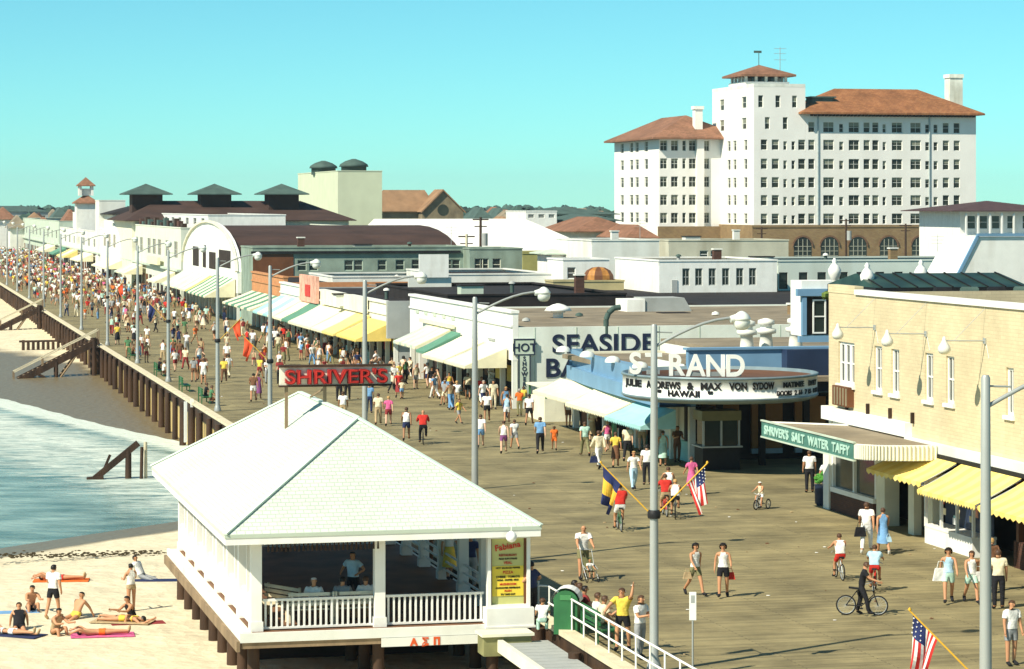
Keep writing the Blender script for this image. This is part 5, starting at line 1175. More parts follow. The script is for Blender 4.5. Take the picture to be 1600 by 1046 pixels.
def body_parts(pose, top, bottom, hair, female, child, sub=1):
    k = (pose, top, bottom, hair, female, child, sub)
    if k in CACHE: return CACHE[k]
    kk = ('g', pose, female, child, sub)
    if kk not in CACHE:
        J, V, Fc, near = grow(POSES[pose], sub, female, child)
        cl = []
        for f in Fc:
            c = sum((V[i] for i in f), Vector())/len(f); cl.append((c, near(c)))
        N_ = [Vector() for _ in V]
        for f in Fc:
            n = (V[f[1]]-V[f[0]]).cross(V[f[2]]-V[f[0]])
            if n.length > 0:
                for i in f: N_[i] += n.normalized()
        N_ = [n.normalized() if n.length > 0 else n for n in N_]
        CACHE[kk] = (J, V, Fc, cl, N_)
    J, V, Fc, cl, N_ = CACHE[kk]
    def shell(pred, off):
        fs = [f for f, (c, n) in zip(Fc, cl) if pred(c, n)]
        us = sorted({i for f in fs for i in f}); mp = {i: j for j, i in enumerate(us)}
        return [V[i]+N_[i]*off for i in us], [tuple(mp[i] for i in f) for f in fs]
    up = (J['nec']-J['pel']).normalized(); out = {}
    def cut(vf, co, no):
        bm = bmesh.new(); vs = [bm.verts.new(p) for p in vf[0]]
        for f in vf[1]:
            try: bm.faces.new([vs[i] for i in f])
            except ValueError: pass
        bmesh.ops.bisect_plane(bm, geom=bm.verts[:]+bm.edges[:]+bm.faces[:], plane_co=co, plane_no=no, clear_outer=True)
        bm.verts.index_update(); r_ = ([v.co.copy() for v in bm.verts], [tuple(v.index for v in f.verts) for f in bm.faces]); bm.free(); return r_
    sl = {'short': .62, 'tank': .0, 'long': 9, 'bra': 0}.get(top, 0)
    def is_top(c, n):
        b_, t = n[1], n[2]; h = (c-J['pel']).dot(up)
        if b_ == 'pel_hip' and top != 'bra' and h > -.06: return True
        if b_ in ('pel_spi', 'spi_che', 'che_nec') and h > (.25 if top == 'bra' else -.12): return not (b_ == 'che_nec' and t > .93)
        if b_ == 'che_sho': return top != 'tank' and top != 'bra' or t < .6
        if b_ == 'sho_elb': return t < sl
        if b_ == 'elb_wri': return sl > 1 and t < .95
        return False
    if top != 'none': out['shirt'] = cut(shell(is_top, .021), J['pel']+up*(.30 if top == 'bra' else .035), -up)
    ln = {'trousers': 9, 'shorts': .55, 'trunks': .22, 'brief': .06}.get(bottom, 0)
    def is_bot(c, n):
        b_, t = n[1], n[2]; h = (c-J['pel']).dot(up)
        if b_ in ('pel_spi',) and h < .16: return True
        if b_ == 'pel_hip': return True
        if b_ == 'hip_kne': return t < ln or ln > 1
        if b_ == 'kne_ank': return ln > 1 and t < .93
        return False
    if bottom in ('skirt', 'dress'):
        b = MB(); kn = (J['kneL']+J['kneR'])/2; w0 = J['pel']+up*.14; n = 14; rings = []
        for t, rx, ry in ((0, .135, .105), (.25, .165, .135), (.6, .185, .16), (1.0, .205, .19), (1.12, .21, .195)):
            c = w0.lerp(kn, t); ry2 = ry+abs(J['kneL'].y-J['kneR'].y)*.38*t
            rings.append([c+Vector((rx*math.cos(2*math.pi*i/n), ry2*math.sin(2*math.pi*i/n), 0)) for i in range(n)])
        vs = [p for r_ in rings for p in r_]; out['skirt'] = (vs, [(a*n+i, (a+1)*n+i, (a+1)*n+(i+1) % n, a*n+(i+1) % n) for a in range(4) for i in range(n)])
    elif bottom != 'none': out['trousers' if bottom == 'trousers' else 'shorts'] = cut(shell(is_bot, .014), J['pel']+up*.09, up)
    hc = J['hea']; hv = {'short': (.022, .02, .01), 'bouffant': (.050, -.03, -.01), 'long': (.028, -.06, .0), 'cap': (.026, .045, .09)}.get(hair)
    if hair != 'bald' and hv:
        def is_hair(c, n):
            if n[1] not in ('jaw_hea', 'hea_cro', 'nec_jaw'): return False
            d = c-hc; return d.z > .045 or (d.y > hv[2] and d.z > hv[1]-.06) or (abs(d.x) > .06 and d.z > -.01 and d.y > -.03)
        out['hair'] = shell(is_hair, hv[0])
    for s_ in 'LR':
        out['shoe'+s_] = shell(lambda c, n, s_=s_: n[1] == 'ank_toe' and n[3] == s_, .012)
    # face and fingers, joined to the body mesh
    x = MB(); hd = (J['cro']-J['jaw']).normalized(); r_ = .098*(1.3 if child else 1)*.9; fwd = Vector((0,-1,0)); fwd = (fwd-hd*fwd.dot(hd)).normalized(); e = hc+fwd*(r_*.98)
    for sx in (-1, 1): q = e+Vector((sx*.034,.006,0))+hd*.012; x.add([q+Vector((-.014,0,0))-hd*.006, q+Vector((.014,0,0))-hd*.006, q+Vector((.014,-.004,0))+hd*.008, q+Vector((-.014,-.004,0))+hd*.008], [(0,1,2,3)], 1); q = hc+Vector((sx*.079*(1.25 if child else 1),.010,0)); x.box(q.x-.006, q.x+.006, q.y-.010, q.y+.012, q.z-.022, q.z+.016, 0)
    q = e-hd*.008; x.add([q+Vector((-.014,.006,0))-hd*.018, q+Vector((.014,.006,0))-hd*.018, q+hd*.03+Vector((0,.004,0)), q+fwd*.026-hd*.014], [(0,1,3),(1,2,3),(2,0,3)], 0)
    q = e-hd*.045; x.add([q+Vector((-.024,0,0)), q+Vector((.024,0,0)), q+Vector((.018,0,0))+hd*.012, q+Vector((-.018,0,0))+hd*.012], [(0,1,2,3)], 2)
    for i, s_ in enumerate('LR'):
        w_, h_ = J['wri'+s_], J['han'+s_]; d = (h_-w_).normalized(); sx = (-1, 1)[i]; la = d.cross(Vector((1,0,0)))
        la = la.normalized() if la.length > .1 else Vector((0,1,0))
        for k, (o_, L_) in enumerate(((-.026,.060),(-.009,.074),(.009,.070),(.026,.052))):
            a = h_+la*o_-d*.01; m_ = a+d*L_*.55; t_ = m_+d*L_*.4+Vector((-sx*.018,0,0)); x.tube(a, m_, .0095, .0085, 4); x.tube(m_, t_, .0085, .006, 4)
        a = w_+d*.03+la*-.024; x.tube(a, a+d*.03-la*.03, .011, .009, 4); x.tube(a+d*.03-la*.03, a+d*.06-la*.032, .009, .006, 4)
    bm_o = MB(); bm_o.add(V, Fc, 0, True); bm_o.v += [tuple(p) for p in x.v]; o0 = len(V)
    for f, m_ in zip(x.f, x.m): bm_o.f.append(tuple(i+o0 for i in f)); bm_o.m.append(m_)
    out['body'] = bm_o; CACHE[k] = out; return out
SKIN = [mat('tanned_skin', (.50,.25,.13), .6, .06, 6), mat('fair_skin', (.62,.38,.25), .6, .06, 6), mat('brown_skin', (.32,.16,.08), .6, .06, 6)]
CL = {}
def cloth(n, c): CL[n] = mat(n+'_cloth', c, .85, .16, 5, .9, 9); return CL[n]
for n, c in dict(white=(.78,.77,.72), black=(.012,.012,.015), navy=(.02,.03,.09), red=(.55,.03,.02), orange=(.72,.15,.02), pink=(.65,.12,.28), yellow=(.75,.55,.08), blue=(.16,.33,.55), pale_blue=(.42,.62,.74), green=(.08,.20,.09), mint_green=(.45,.66,.54), olive=(.20,.19,.09), brown=(.17,.08,.04), cream=(.72,.64,.44), grey=(.28,.29,.29), maroon=(.25,.03,.03), tan=(.45,.33,.18), purple=(.22,.07,.20)).items(): cloth(n, c)
HM = {'black': mat('black_hair', (.012,.009,.007), .5, .3, 20), 'brown': mat('brown_hair', (.07,.035,.018), .55, .3, 20), 'blond': mat('blond_hair', (.45,.27,.10), .55, .2, 20), 'white': mat('white_cap_cloth', (.75,.74,.7), .8, .05, 5), 'grey': mat('grey_hair', (.30,.28,.26), .6, .2, 20)}
eyem = mat('eye_dark', (.01,.008,.006), .3); lipm = mat('lip_red', (.35,.08,.06), .6)
MESHC = {}
def sub_mesh(key, name, vf, m, smooth=True):
    k = (key, name, m.name)
    if k not in MESHC:
        b = MB(); b.add(vf[0], vf[1], 0, smooth); MESHC[k] = b.mesh(name, m)
    return MESHC[k]
def person(p, yaw, pose, top, bottom, tc, bc, hair, hc, label, h=1.72, female=False, sk=0, group=None, shoe='black', pitch=0.0, parts=True):
    child = h < 1.45; key = (pose, top, bottom, hair, female, child); B = body_parts(*key)
    bk = (key, 'body', sk)
    if bk not in MESHC: MESHC[bk] = B['body'].mesh('person', [SKIN[sk], eyem, lipm])
    o = bpy.data.objects.new('person', MESHC[bk]); col.objects.link(o); o.location = p; o.rotation_euler = (pitch, 0, yaw); s_ = h/1.72; o.scale = (s_*1.10, s_*1.10, s_)
    tag(o, label, 'person', group)
    for nm, vf in B.items():
        if nm == 'body' or not vf[1]: continue
        m = CL[tc] if nm == 'shirt' else CL[bc] if nm in ('trousers', 'shorts', 'skirt') else HM[hc] if nm == 'hair' else CL[shoe]
        n2 = 'shoe' if nm[:4] == 'shoe' else ('cap' if nm == 'hair' and hair == 'cap' else nm)
        link(n2, sub_mesh((key, nm), n2, vf, m), o)
    return o
PI = math.pi
SG = 'people strolling on the near boardwalk'
def st(px, py, yaw, *a, z=0.0, **k): k.setdefault('group', SG); return person(g(px, py, z), yaw, *a, **k)
AW = PI-TH*0   # walking away from the camera
st(1086, 931, .5, 'walkb', 'tank', 'shorts', 'white', 'olive', 'bouffant', 'black', 'woman in white sleeveless top and olive shorts striding beside another woman', h=1.66, female=True)
st(1130, 934, -.1, 'stroll', 'tank', 'shorts', 'white', 'black', 'bouffant', 'black', 'woman in white sleeveless top and black shorts holding a red bag', h=1.66, female=True)
st(911, 906, .15, 'push', 'short', 'shorts', 'white', 'olive', 'bald', 'grey', 'bald man in a white shirt pushing a pushchair towards the camera', h=1.78)
st(1081, 774, PI+.3, 'walk', 'short', 'dress', 'pink', 'pink', 'short', 'brown', 'woman in a pink dress walking away near the marquee', h=1.62, female=True)
st(1098, 729, -.9, 'walk', 'short', 'shorts', 'white', 'pale_blue', 'short', 'brown', 'woman in white top and pale shorts passing the ticket booth', h=1.66, female=True)
st(1265, 770, PI, 'stand', 'short', 'trousers', 'white', 'black', 'short', 'brown', 'man in a white shirt and black trousers standing before the theatre entrance', h=1.78)
st(1291, 783, .4, 'walk', 'short', 'trousers', 'white', 'navy', 'short', 'black', 'half hidden person in white and navy at the corner of the tan building', h=1.74)
st(1354, 865, PI-.2, 'walk', 'short', 'trousers', 'white', 'white', 'short', 'brown', 'man all in white walking away with a dark bag', h=1.80, shoe='white')
st(1380, 866, PI+.1, 'walkb', 'tank', 'dress', 'blue', 'blue', 'short', 'brown', 'woman in a blue sheath dress walking beside the man in white', h=1.64, female=True, shoe='white')
st(1482, 943, -.1, 'walk', 'tank', 'shorts', 'pale_blue', 'mint_green', 'bouffant', 'black', 'woman in a pale blue top carrying a white bag towards the camera', h=1.70, female=True)
st(1518, 943, .1, 'walkb', 'tank', 'shorts', 'white', 'mint_green', 'long', 'brown', 'woman in white top and mint shorts left of the nearest lamp post', h=1.64, female=True)
st(1560, 952, PI, 'stand', 'short', 'trousers', 'cream', 'black', 'short', 'brown', 'man in a cream patterned shirt and black trousers beside the nearest lamp post', h=1.78)
st(1550, 925, PI+.3, 'walk', 'short', 'trousers', 'brown', 'black', 'short', 'blond', 'blond person in dark clothes behind the man in the cream shirt', h=1.70)
st(1580, 1040, .4, 'stand', 'short', 'shorts', 'white', 'grey', 'short', 'brown', 'person in white at the bottom right corner', h=1.72)
# by the marquee and blue shops
L = [(936,733,PI+.4,'walk','long','trousers','cream','white','short','brown','man in cream shirt and pale trousers carrying a jacket',1.78,0),
 (962,731,PI,'stroll','short','skirt','yellow','brown','short','brown','woman in yellow blouse and brown skirt',1.64,1),
 (981,721,PI-.2,'walk','short','trousers','cream','black','short','brown','man in cream shirt and black trousers right of the yellow blouse',1.76,0),
 (914,713,PI+.2,'walkb','short','trousers','mint_green','olive','short','brown','person in a mint shirt and olive trousers near the blue shops',1.70,0),
 (990,766,.2,'walk','short','trousers','white','pale_blue','short','blond','woman in white top and pale blue slacks left of the marquee lamp post',1.68,1),
 (1011,758,PI,'stand','short','trousers','white','black','short','black','man in white shirt close behind the marquee lamp post',1.74,0),
 (1036,729,PI+.1,'stand','tank','dress','mint_green','mint_green','short','brown','woman in a pale green dress under the marquee edge',1.66,1),
 (1058,723,.3,'hold','short','trousers','brown','brown','short','black','person in brown by the theatre door',1.72,0),
 (1003,706,PI,'stand','short','shorts','white','tan','short','brown','person in white shirt and tan shorts under the aqua awning',1.72,0),
 (973,700,0,'stand','long','trousers','black','black','short','grey','man in a black suit under the cream awnings',1.76,0),
 (1047,700,.6,'stroll','long','trousers','maroon','maroon','short','black','person in maroon in the doorway beside the marquee',1.70,0),
 (888,668,.5,'stand','short','shorts','white','brown','short','brown','person in white shirt and brown shorts at the first blue shop window',1.70,0),
 (905,669,PI,'stand','short','trousers','maroon','black','short','black','person in maroon shirt and black trousers at the first blue shop window',1.74,0),
 (925,690,.2,'hold','short','skirt','cream','tan','bouffant','brown','woman in cream and tan beside the blue shop counters',1.62,1),
 (949,706,PI+.3,'stroll','tank','shorts','pink','white','short','blond','girl in pink top and white shorts among the window shoppers',1.50,1),
 (844,709,PI,'walk','short','trousers','blue','black','short','brown','stout man in a sky blue shirt and black trousers',1.80,0),
 (866,704,PI,'walkb','short','shorts','orange','orange','short','brown','small child dressed all in orange',1.22,0),
 (787,709,PI,'walk','tank','shorts','white','purple','short','brown','person in white top and purple shorts right of the third lamp post',1.62,1),
 (804,702,PI+.3,'walkb','short','shorts','white','grey','short','brown','boy in a white shirt and grey shorts beside the purple shorts',1.50,0),
 (751,700,PI,'walk','short','shorts','white','blue','short','brown','person in white shirt and blue shorts partly behind the third lamp post',1.68,0),
 (827,665,PI-.2,'walk','short','shorts','white','black','short','black','man in white shirt and black shorts walking towards the bath house sign',1.74,0),
 (792,662,PI,'stroll','tank','shorts','pale_blue','white','short','brown','woman in pale blue top walking below the bath house front',1.62,1),
 (806,632,.3,'stand','short','trousers','pale_blue','grey','short','grey','person in pale blue and grey standing beneath the HOT SHOWERS sign',1.7,0),
 (818,640,PI,'stand','short','shorts','yellow','green','short','brown','child in yellow top and green shorts beneath the HOT SHOWERS sign',1.35,0),
 (761,660,PI,'walk','short','shorts','white','black','short','brown','person in white with black shorts near the bath house corner',1.7,0),
 (752,632,.4,'walk','short','trousers','red','white','short','brown','person in red shirt and white trousers at the bath house corner',1.7,0),
 (771,640,.2,'stand','short','trousers','cream','cream','short','black','man dressed in cream against the bath house corner',1.74,0),
 (731,625,PI,'walkb','short','shorts','cream','black','short','brown','person in cream shirt and black shorts left of the third lamp post',1.7,0),
 (717,663,.9,'walk','short','shorts','yellow','grey','short','brown','boy in a yellow shirt running across the open boards',1.40,0),
 (635,689,PI,'walk','tank','shorts','white','navy','short','brown','man in white singlet and navy shorts right of the roof edge',1.74,0),
 (607,666,PI,'walk','short','shorts','pink','maroon','short','blond','person in a bright pink shirt near the roof edge',1.66,1),
 (591,664,PI,'stroll','short','trousers','cream','tan','short','brown','person in cream and tan beside the bright pink shirt',1.72,0),
 (577,646,PI,'stand','short','trousers','blue','navy','short','brown','person in blue and navy by the fourth lamp post',1.72,0),
 (536,660,PI,'stand','short','shorts','white','tan','short','brown','person in white rising above the roof edge right of the ridge',1.72,0),
 (530,627,PI,'stand','tank','trousers','black','black','short','black','person in black below the letters of the roof sign',1.72,0),
 (543,625,PI,'stand','long','trousers','brown','black','short','brown','person in brown and black below the letters of the roof sign',1.72,0),
 (616,610,.3,'walk','short','trousers','white','black','short','brown','person in white and black at the right end of the roof sign',1.74,0),
 (396,628,PI,'stroll','short','shorts','brown','white','short','black','man in brown shirt and white shorts above the left roof slope',1.74,0),
 (404,625,PI,'stroll','tank','dress','purple','purple','short','brown','woman in a purple dress beside the man in brown',1.62,1),
 (350,598,PI,'walk','short','trousers','yellow','brown','short','brown','person in yellow shirt and brown trousers by the sixth lamp post',1.7,0),
 (303,597,0,'stand','short','shorts','grey','brown','short','brown','person in grey shirt beside the one in white near the seawall',1.70,0),
 (318,601,PI,'stand','short','shorts','white','white','short','brown','person all in white near the seawall bench',1.74,0),
 (430,545,PI,'walk','short','trousers','white','black','short','black','person in white shirt right of the fifth lamp post on the open boards',1.74,0),
 (410,583,PI,'walk','short','trousers','maroon','brown','short','brown','person in maroon and brown right of the orange flag',1.74,0),
 (437,600,0,'stand','short','trousers','maroon','black','short','brown','person in maroon left of the roof sign',1.7,0),
 (418,600,.4,'hold','short','trousers','white','grey','short','brown','person in white and grey left of the roof sign',1.7,0),
 (395,548,PI,'walk','short','trousers','white','grey','short','brown','person in white shirt and grey trousers above the orange flag',1.74,0),
 (314,562,PI,'walk','tank','shorts','tan','maroon','short','brown','person in tan and maroon on open boards above the seawall bench',1.7,0),
 (281,566,PI,'walkb','long','trousers','brown','maroon','short','black','person in brown and maroon beside the seventh lamp post',1.7,0),
 (230,540,0,'walk','short','shorts','white','tan','short','brown','person in white and tan near the eighth lamp post',1.7,0),
 (200,560,0,'stand','short','shorts','green','tan','short','brown','person in green beside the bench near the beach stairs',1.7,0)]
for px, py, yw, po, tp, bt, tc, bc, ha, hc, lb, h, fe in L: st(px, py, yw, po, tp, bt, tc, bc, ha, hc, lb, h=h, female=bool(fe), sk=int(px) % 3 if px < 900 else px % 2)
# standing by the menu sign
st(831, 972, PI+.9, 'hips', 'short', 'trousers', 'navy', 'black', 'short', 'black', 'man in dark blue shirt, hand on hip, behind the menu sign', h=1.76)
st(848, 990, PI, 'sit', 'short', 'trousers', 'white', 'mint_green', 'short', 'brown', 'child in white sitting low behind the first railing post', h=1.3)
# sitters on the near benches (backs to the railing)
BG = 'people on the benches by the railing'
def seat(v, u, lb, tc, bc, pose='sit', yaw=None, top='short', bottom='shorts', hc='brown', z=-.06, female=False, h=1.70, hair='short', dz=0):
    return person(W(v, u, z+.0), (TH+R(90)) if yaw is None else yaw, pose, top, bottom, tc, bc, hair, hc, lb, h=h, female=female, group=BG)
seat(20.0, 76.5, 'person in pale blue on the bench behind the litter bin, farthest sitter', 'pale_blue', 'grey', hc='black'); seat(20.0, 75.9, 'person in white on the bench just right of the litter bin', 'white', 'tan')
seat(20.0, 75.3, 'dark haired sitter in maroon between two sitters in white', 'maroon', 'brown', hc='black'); seat(20.0, 73.9, 'woman in a white blouse on the near bench', 'white', 'white', female=True)
seat(20.0, 73.3, 'person in cream turned sideways on the near bench', 'cream', 'tan', pose='situp')
st(973, 1018, -.2, 'reach', 'short', 'shorts', 'yellow', 'black', 'short', 'brown', 'man in a bright yellow shirt leaning with a raised hand by the railing', h=1.74, group=BG)
st(1000, 1030, .8, 'hold', 'short', 'trousers', 'white', 'grey', 'short', 'brown', 'man in white just left of the marquee lamp post base', h=1.70, group=BG)
# seawall bench sitters
for (px, dv, lb, tc) in ((318, .3, 'sitter in dark clothes on the bench left of the roof slope', 'black'), (326, .1, 'sitter in green on the bench left of the roof slope', 'green'), (248, .1, 'sitter in black on the seawall bench', 'black'), (255, .3, 'sitter in white on the seawall bench', 'white'), (207, .1, 'sitter in brown on the bench near the beach stairs', 'brown')):
    v = 20.1; seat(v, u_at(px, v)-(.9 if px > 300 else 0), lb, tc, 'brown')
# beach people
BE = 'people on the beach'
def bch(px, py, yaw, pose, lb, tc, bc, top='none', bottom='trunks', h=1.72, **k):
    p = g(px, py, -1.72); p.z = max(shore_h(p.x, p.y), -1.72); return person(p, yaw, pose, top, bottom, tc, bc, k.pop('hair', 'short'), k.pop('hc', 'black'), lb, h=h, group=BE, sk=0, shoe='tan', **k)
bch(83, 968, PI-.4, 'stroll', 'man in a white shirt and black shorts standing on the sand', 'white', 'black', 'short', 'shorts', h=1.80)
bch(205, 956, PI+.6, 'hold', 'girl with a white shawl standing on the sand', 'white', 'tan', 'tank', 'trunks', h=1.62, female=True)
def lay(px, py, yaw, lb, tc, bc, back=True, female=False, towel=None):
    p = g(px, py, -1.72); z = max(shore_h(p.x, p.y), -1.72)
    o = person(Vector((p.x, p.y, z+.13)), yaw, 'lie', 'bra' if female else 'none', 'trunks', tc, bc, 'short', 'black', lb, group=BE, shoe='tan', female=female)
    o.rotation_euler = Matrix.Rotation(yaw, 3, 'Z').to_4x4().to_3x3().__matmul__(Matrix.Rotation(R(-90 if back else 90), 3, 'X')).to_euler()
    if towel:
        d = Matrix.Rotation(yaw, 3, 'Z') @ Vector((0, 1 if back else -1, 0)); t = tag(MB().box(-.45, .45, -.1, 1.95, 0, .02).build('beach_towel', CL[towel], None, (p.x, p.y, z+.012), math.atan2(d.y, d.x)-PI/2), '%s towel spread under the sunbather: %s' % (towel.replace('_', ' '), lb.split(' lying')[0]), 'towel', 'towels on the sand')
    return o
lay(135, 908, R(95), 'sunbather in red trunks lying farthest up the beach', 'red', 'red', True, towel='orange')
lay(150, 973, R(80), 'bather in yellow lying beside the propped up girl', 'yellow', 'yellow', False, True, towel='tan')
lay(205, 993, R(100), 'tanned sunbather lying low and nearest the piles', 'orange', 'orange', True, towel='pink')
lay(60, 996, R(70), 'sunbather lying in the bottom left of the sand', 'white', 'white', True, True, towel='navy')
bch(222, 905, 1.2, 'prop', 'man in an open white shirt sitting up beside the wrack line', 'white', 'grey', 'short', 'trousers')
bch(118, 968, -.6, 'prop', 'dark haired bather sitting up in yellow trunks', 'yellow', 'yellow')
bch(48, 955, .4, 'hug', 'bather hugging the knees at the left edge of the sand', 'brown', 'black')
bch(85, 992, .8, 'hug', 'bather in tan sitting below the man in the white shirt', 'tan', 'tan', 'tank')
bch(208, 972, -.8, 'hug', 'dark clad bather curled up near the pavilion piles', 'black', 'black', 'tank')
bch(30, 985, .2, 'prop', 'bather in black at the very left edge', 'black', 'black', 'tank')
for (px, py, c, rz) in ((240, 908, 'navy', .1), (215, 975, 'maroon', .3), (20, 958, 'blue', .2)):
    p = g(px, py, -1.72); tag(MB().box(-.9, .9, -.35, .35, 0, .025).build('beach_towel', CL[c], None, (p.x, p.y, -1.715), rz), c+' towel laid on the sand by '+{'navy': 'the man in the open white shirt', 'maroon': 'the dark clad curled up bather', 'blue': 'the bathers at the left edge'}[c], 'towel', 'towels on the sand')
# people in the pavilion
PG = 'people in the pavilion'
def pv(px, u, yaw, pose, lb, tc, bc, **k): return person(W(v_at(px, u), u, .02+k.pop('dz', 0)), yaw, pose, k.pop('top', 'short'), k.pop('bottom', 'trousers'), tc, bc, k.pop('hair', 'short'), k.pop('hc', 'brown'), lb, group=PG, **k)
pv(552, 80.5, -.5, 'hips', 'man in a plaid blue shirt standing inside the pavilion', 'pale_blue', 'black', hc='black')
pv(490, 78.0, PI, 'sit', 'white haired person in white seated at the pavilion rail', 'white', 'tan', hc='white', hair='cap')
pv(535, 78.0, PI, 'sit', 'person in grey and white seated in the middle of the pavilion rail', 'grey', 'tan', hc='black')
pv(573, 78.0, PI+.4, 'sit', 'person in white seated next to the centre column', 'white', 'tan')
pv(668, 90, PI, 'walk', 'person in maroon in the shade at the back of the pavilion', 'maroon', 'brown'); pv(702, 86, .4, 'stroll', 'woman in yellow skirt behind the right pavilion columns', 'white', 'yellow', female=True, bottom='skirt'); pv(735, 84, PI, 'stand', 'person in blue behind the right pavilion columns', 'navy', 'grey')
for px, lb in ((488, 'wooden bench below the white haired sitter'), (552, 'wooden bench below the two right hand sitters')):
    e = empty('pavilion_bench', W(v_at(px, 78.05), 78.05, .02), TH+PI, lb, 'bench', 'benches inside the pavilion'); bench(e, 1.5, cream)
e = empty('pavilion_bench', W(P0v+1.9, 79.2, .02), TH-R(60), 'cream slatted bench at the left end inside the pavilion', 'bench', 'benches inside the pavilion'); bench(e, 1.7, capwood)

# ------------------------------------------------------------------ bicycles, pushchair, bags
def wheel(b, c, r_, n=16, t=.022):
    c = Vector(c)
    for i in range(n):
        a0, a1 = 2*PI*i/n, 2*PI*(i+1)/n; b.tube(c+Vector((0, r_*math.cos(a0), r_*math.sin(a0))), c+Vector((0, r_*math.cos(a1), r_*math.sin(a1))), t, t, 5, 0, False)
def bicycle(e, s_=1.0, fm=None, trike=False):
    fm = fm or greenp; r_ = .30*s_; yw = .5*s_
    for y in (-yw, yw):
        for x in ((0,) if not (trike and y > 0) else (-.22, .22)):
            b = MB(); wheel(b, (0,0,0), r_); w_ = b.build('wheel', rubber, e, (x, y, r_+.02))
            b = MB(); 
            for k in range(8): a = PI*k/8; b.tube((0, -r_*math.cos(a), -r_*math.sin(a)), (0, r_*math.cos(a), r_*math.sin(a)), .004, .004, 3)
            b.build('spokes', metal, w_); b = MB(); wheel(b, (0,0,0), r_-.03, 16, .009); b.build('rim', metal, w_)
    bb_ = (0, .02, r_+.0); st_ = (0, .16*s_, .78*s_); hd_ = (0, -.34*s_, .78*s_)
    b = MB()
    for a, c in ((bb_, st_), (bb_, (0,-.36*s_,.66*s_)), (st_, hd_), (hd_, (0,-yw,r_+.02)), (bb_, (0,yw,r_+.02)), (st_, (0,yw,r_+.02))): b.tube(a, c, .018, .018, 6)
    b.build('frame', fm, e)
    b = MB(); b.path([hd_, (0,-.32*s_,.98*s_), (-.14,-.30*s_,1.06*s_), (-.24,-.10*s_,1.02*s_)], .012); b.path([(0,-.32*s_,.98*s_), (.14,-.30*s_,1.06*s_), (.24,-.10*s_,1.02*s_)], .012); b.build('handlebar', metal, e)
    MB().bar((0,.06*s_,.84*s_), (0,.42*s_,.88*s_), .14, .05).build('saddle', black, e)
    b = MB(); b.tube((-.14,0.02,r_-.05), (.14,.02,r_+.05), .01); b.box(-.2, -.1, -.03, .07, r_-.07, r_-.04); b.box(.1, .2, -.03, .07, r_+.04, r_+.07); b.build('pedals', black, e)
def bike_with(px, py, yaw, lb_b, rider, s_=1.0, fm=None, pose='ride', trike=False):
    p = g(px, py); e = empty('tricycle' if trike else 'bicycle', p, yaw, lb_b, 'tricycle' if trike else 'bicycle', 'bicycles ridden on the boardwalk'); bicycle(e, s_, fm, trike)
    tp, bt, tc, bc, ha, hc, lb, h = rider
    q = p+Matrix.Rotation(yaw, 3, 'Z') @ Vector((0, .22*s_ if pose == 'ride' else .02, 0)); zz = 0.0
    if pose == 'ride': zz = .90*s_+.06-.93*h/1.72
    person(q+Vector((0,0,zz)), yaw, pose, tp, bt, tc, bc, ha, hc, lb, h=h, group='people riding bicycles')
bike_with(968, 829, PI+.1, 'bicycle ridden away by the man in the red shirt', ('short','shorts','red','white','short','black','stout man in a red shirt cycling away beside the left flag',1.80), 1.0)
bike_with(1187, 796, -.6, 'small tricycle under the child in the white cap', ('tank','shorts','cream','white','cap','white','little child in a white cap riding a tricycle',1.10), .62, metal, trike=True)
bike_with(1311, 905, PI+.15, 'bicycle ridden away by the boy in the white tank top', ('tank','shorts','white','red','short','brown','boy in a white tank top cycling away',1.52), .85, metal)
bike_with(1367, 924, PI-.2, 'bicycle ridden away by the child in pale blue', ('short','shorts','pale_blue','red','short','brown','child in a pale blue shirt cycling away behind the boy in black',1.48), .85, red)
bike_with(1347, 962, R(82), 'black bicycle seen side on under the boy in black', ('short','trousers','black','black','short','brown','boy all in black standing astride a bicycle',1.60), .95, black, pose='astride')
bike_with(1039, 806, PI+.1, 'left bicycle of the riding pair behind the lamp post', ('short','shorts','red','tan','short','brown','rider in red beside the lamp post in front of the marquee',1.66), .95, red)
bike_with(1055, 810, PI-.05, 'right bicycle of the riding pair behind the lamp post', ('tank','shorts','white','black','short','blond','blond rider in a white top beside the rider in red',1.50), .9, navy)
bike_with(1044, 790, PI, 'third bicycle ahead of the riding pair', ('tank','shorts','white','brown','short','brown','rider in white ahead of the riding pair',1.60), .9, metal)
bike_with(661, 694, PI+.05, 'bicycle under the stout man in the red check shirt', ('long','trousers','red','black','bald','grey','stout man in a red long sleeved shirt cycling away',1.78), 1.0, black)
# pushchair with baby
e = empty('pushchair', g(921, 909), .35, 'small pushchair with a baby pushed by the bald man', 'pushchair')
b = MB()
for x in (-.2, .2): b.path([(x,.32,1.0), (x,.12,.55), (x,-.28,.12)], .013); b.path([(x,.22,.1), (x,-.05,.5)], .013); b.path([(x,-.25,.42), (x,.12,.55)], .013)
b.tube((-.2,.32,1.0), (.2,.32,1.0), .016); b.build('frame', metal, e)
b = MB(); b.add([(-.18,-.22,.40),(.18,-.22,.40),(.18,.10,.36),(-.18,.10,.36),(-.18,.20,.78),(.18,.20,.78)], [(0,1,2,3),(3,2,5,4)]); b.build('seat', MATS['olive_paint'], e)
for x in (-.2, .2):
    for y in (-.28, .22): b = MB(); wheel(b, (0,0,0), .1, 10, .016); b.build('wheel', rubber, e, (x, y, .115))
person(g(921, 909)+Vector((0, .02, .12)), .35, 'sit', 'short', 'shorts', 'white', 'white', 'short', 'blond', 'baby in white sitting in the pushchair', h=.78)
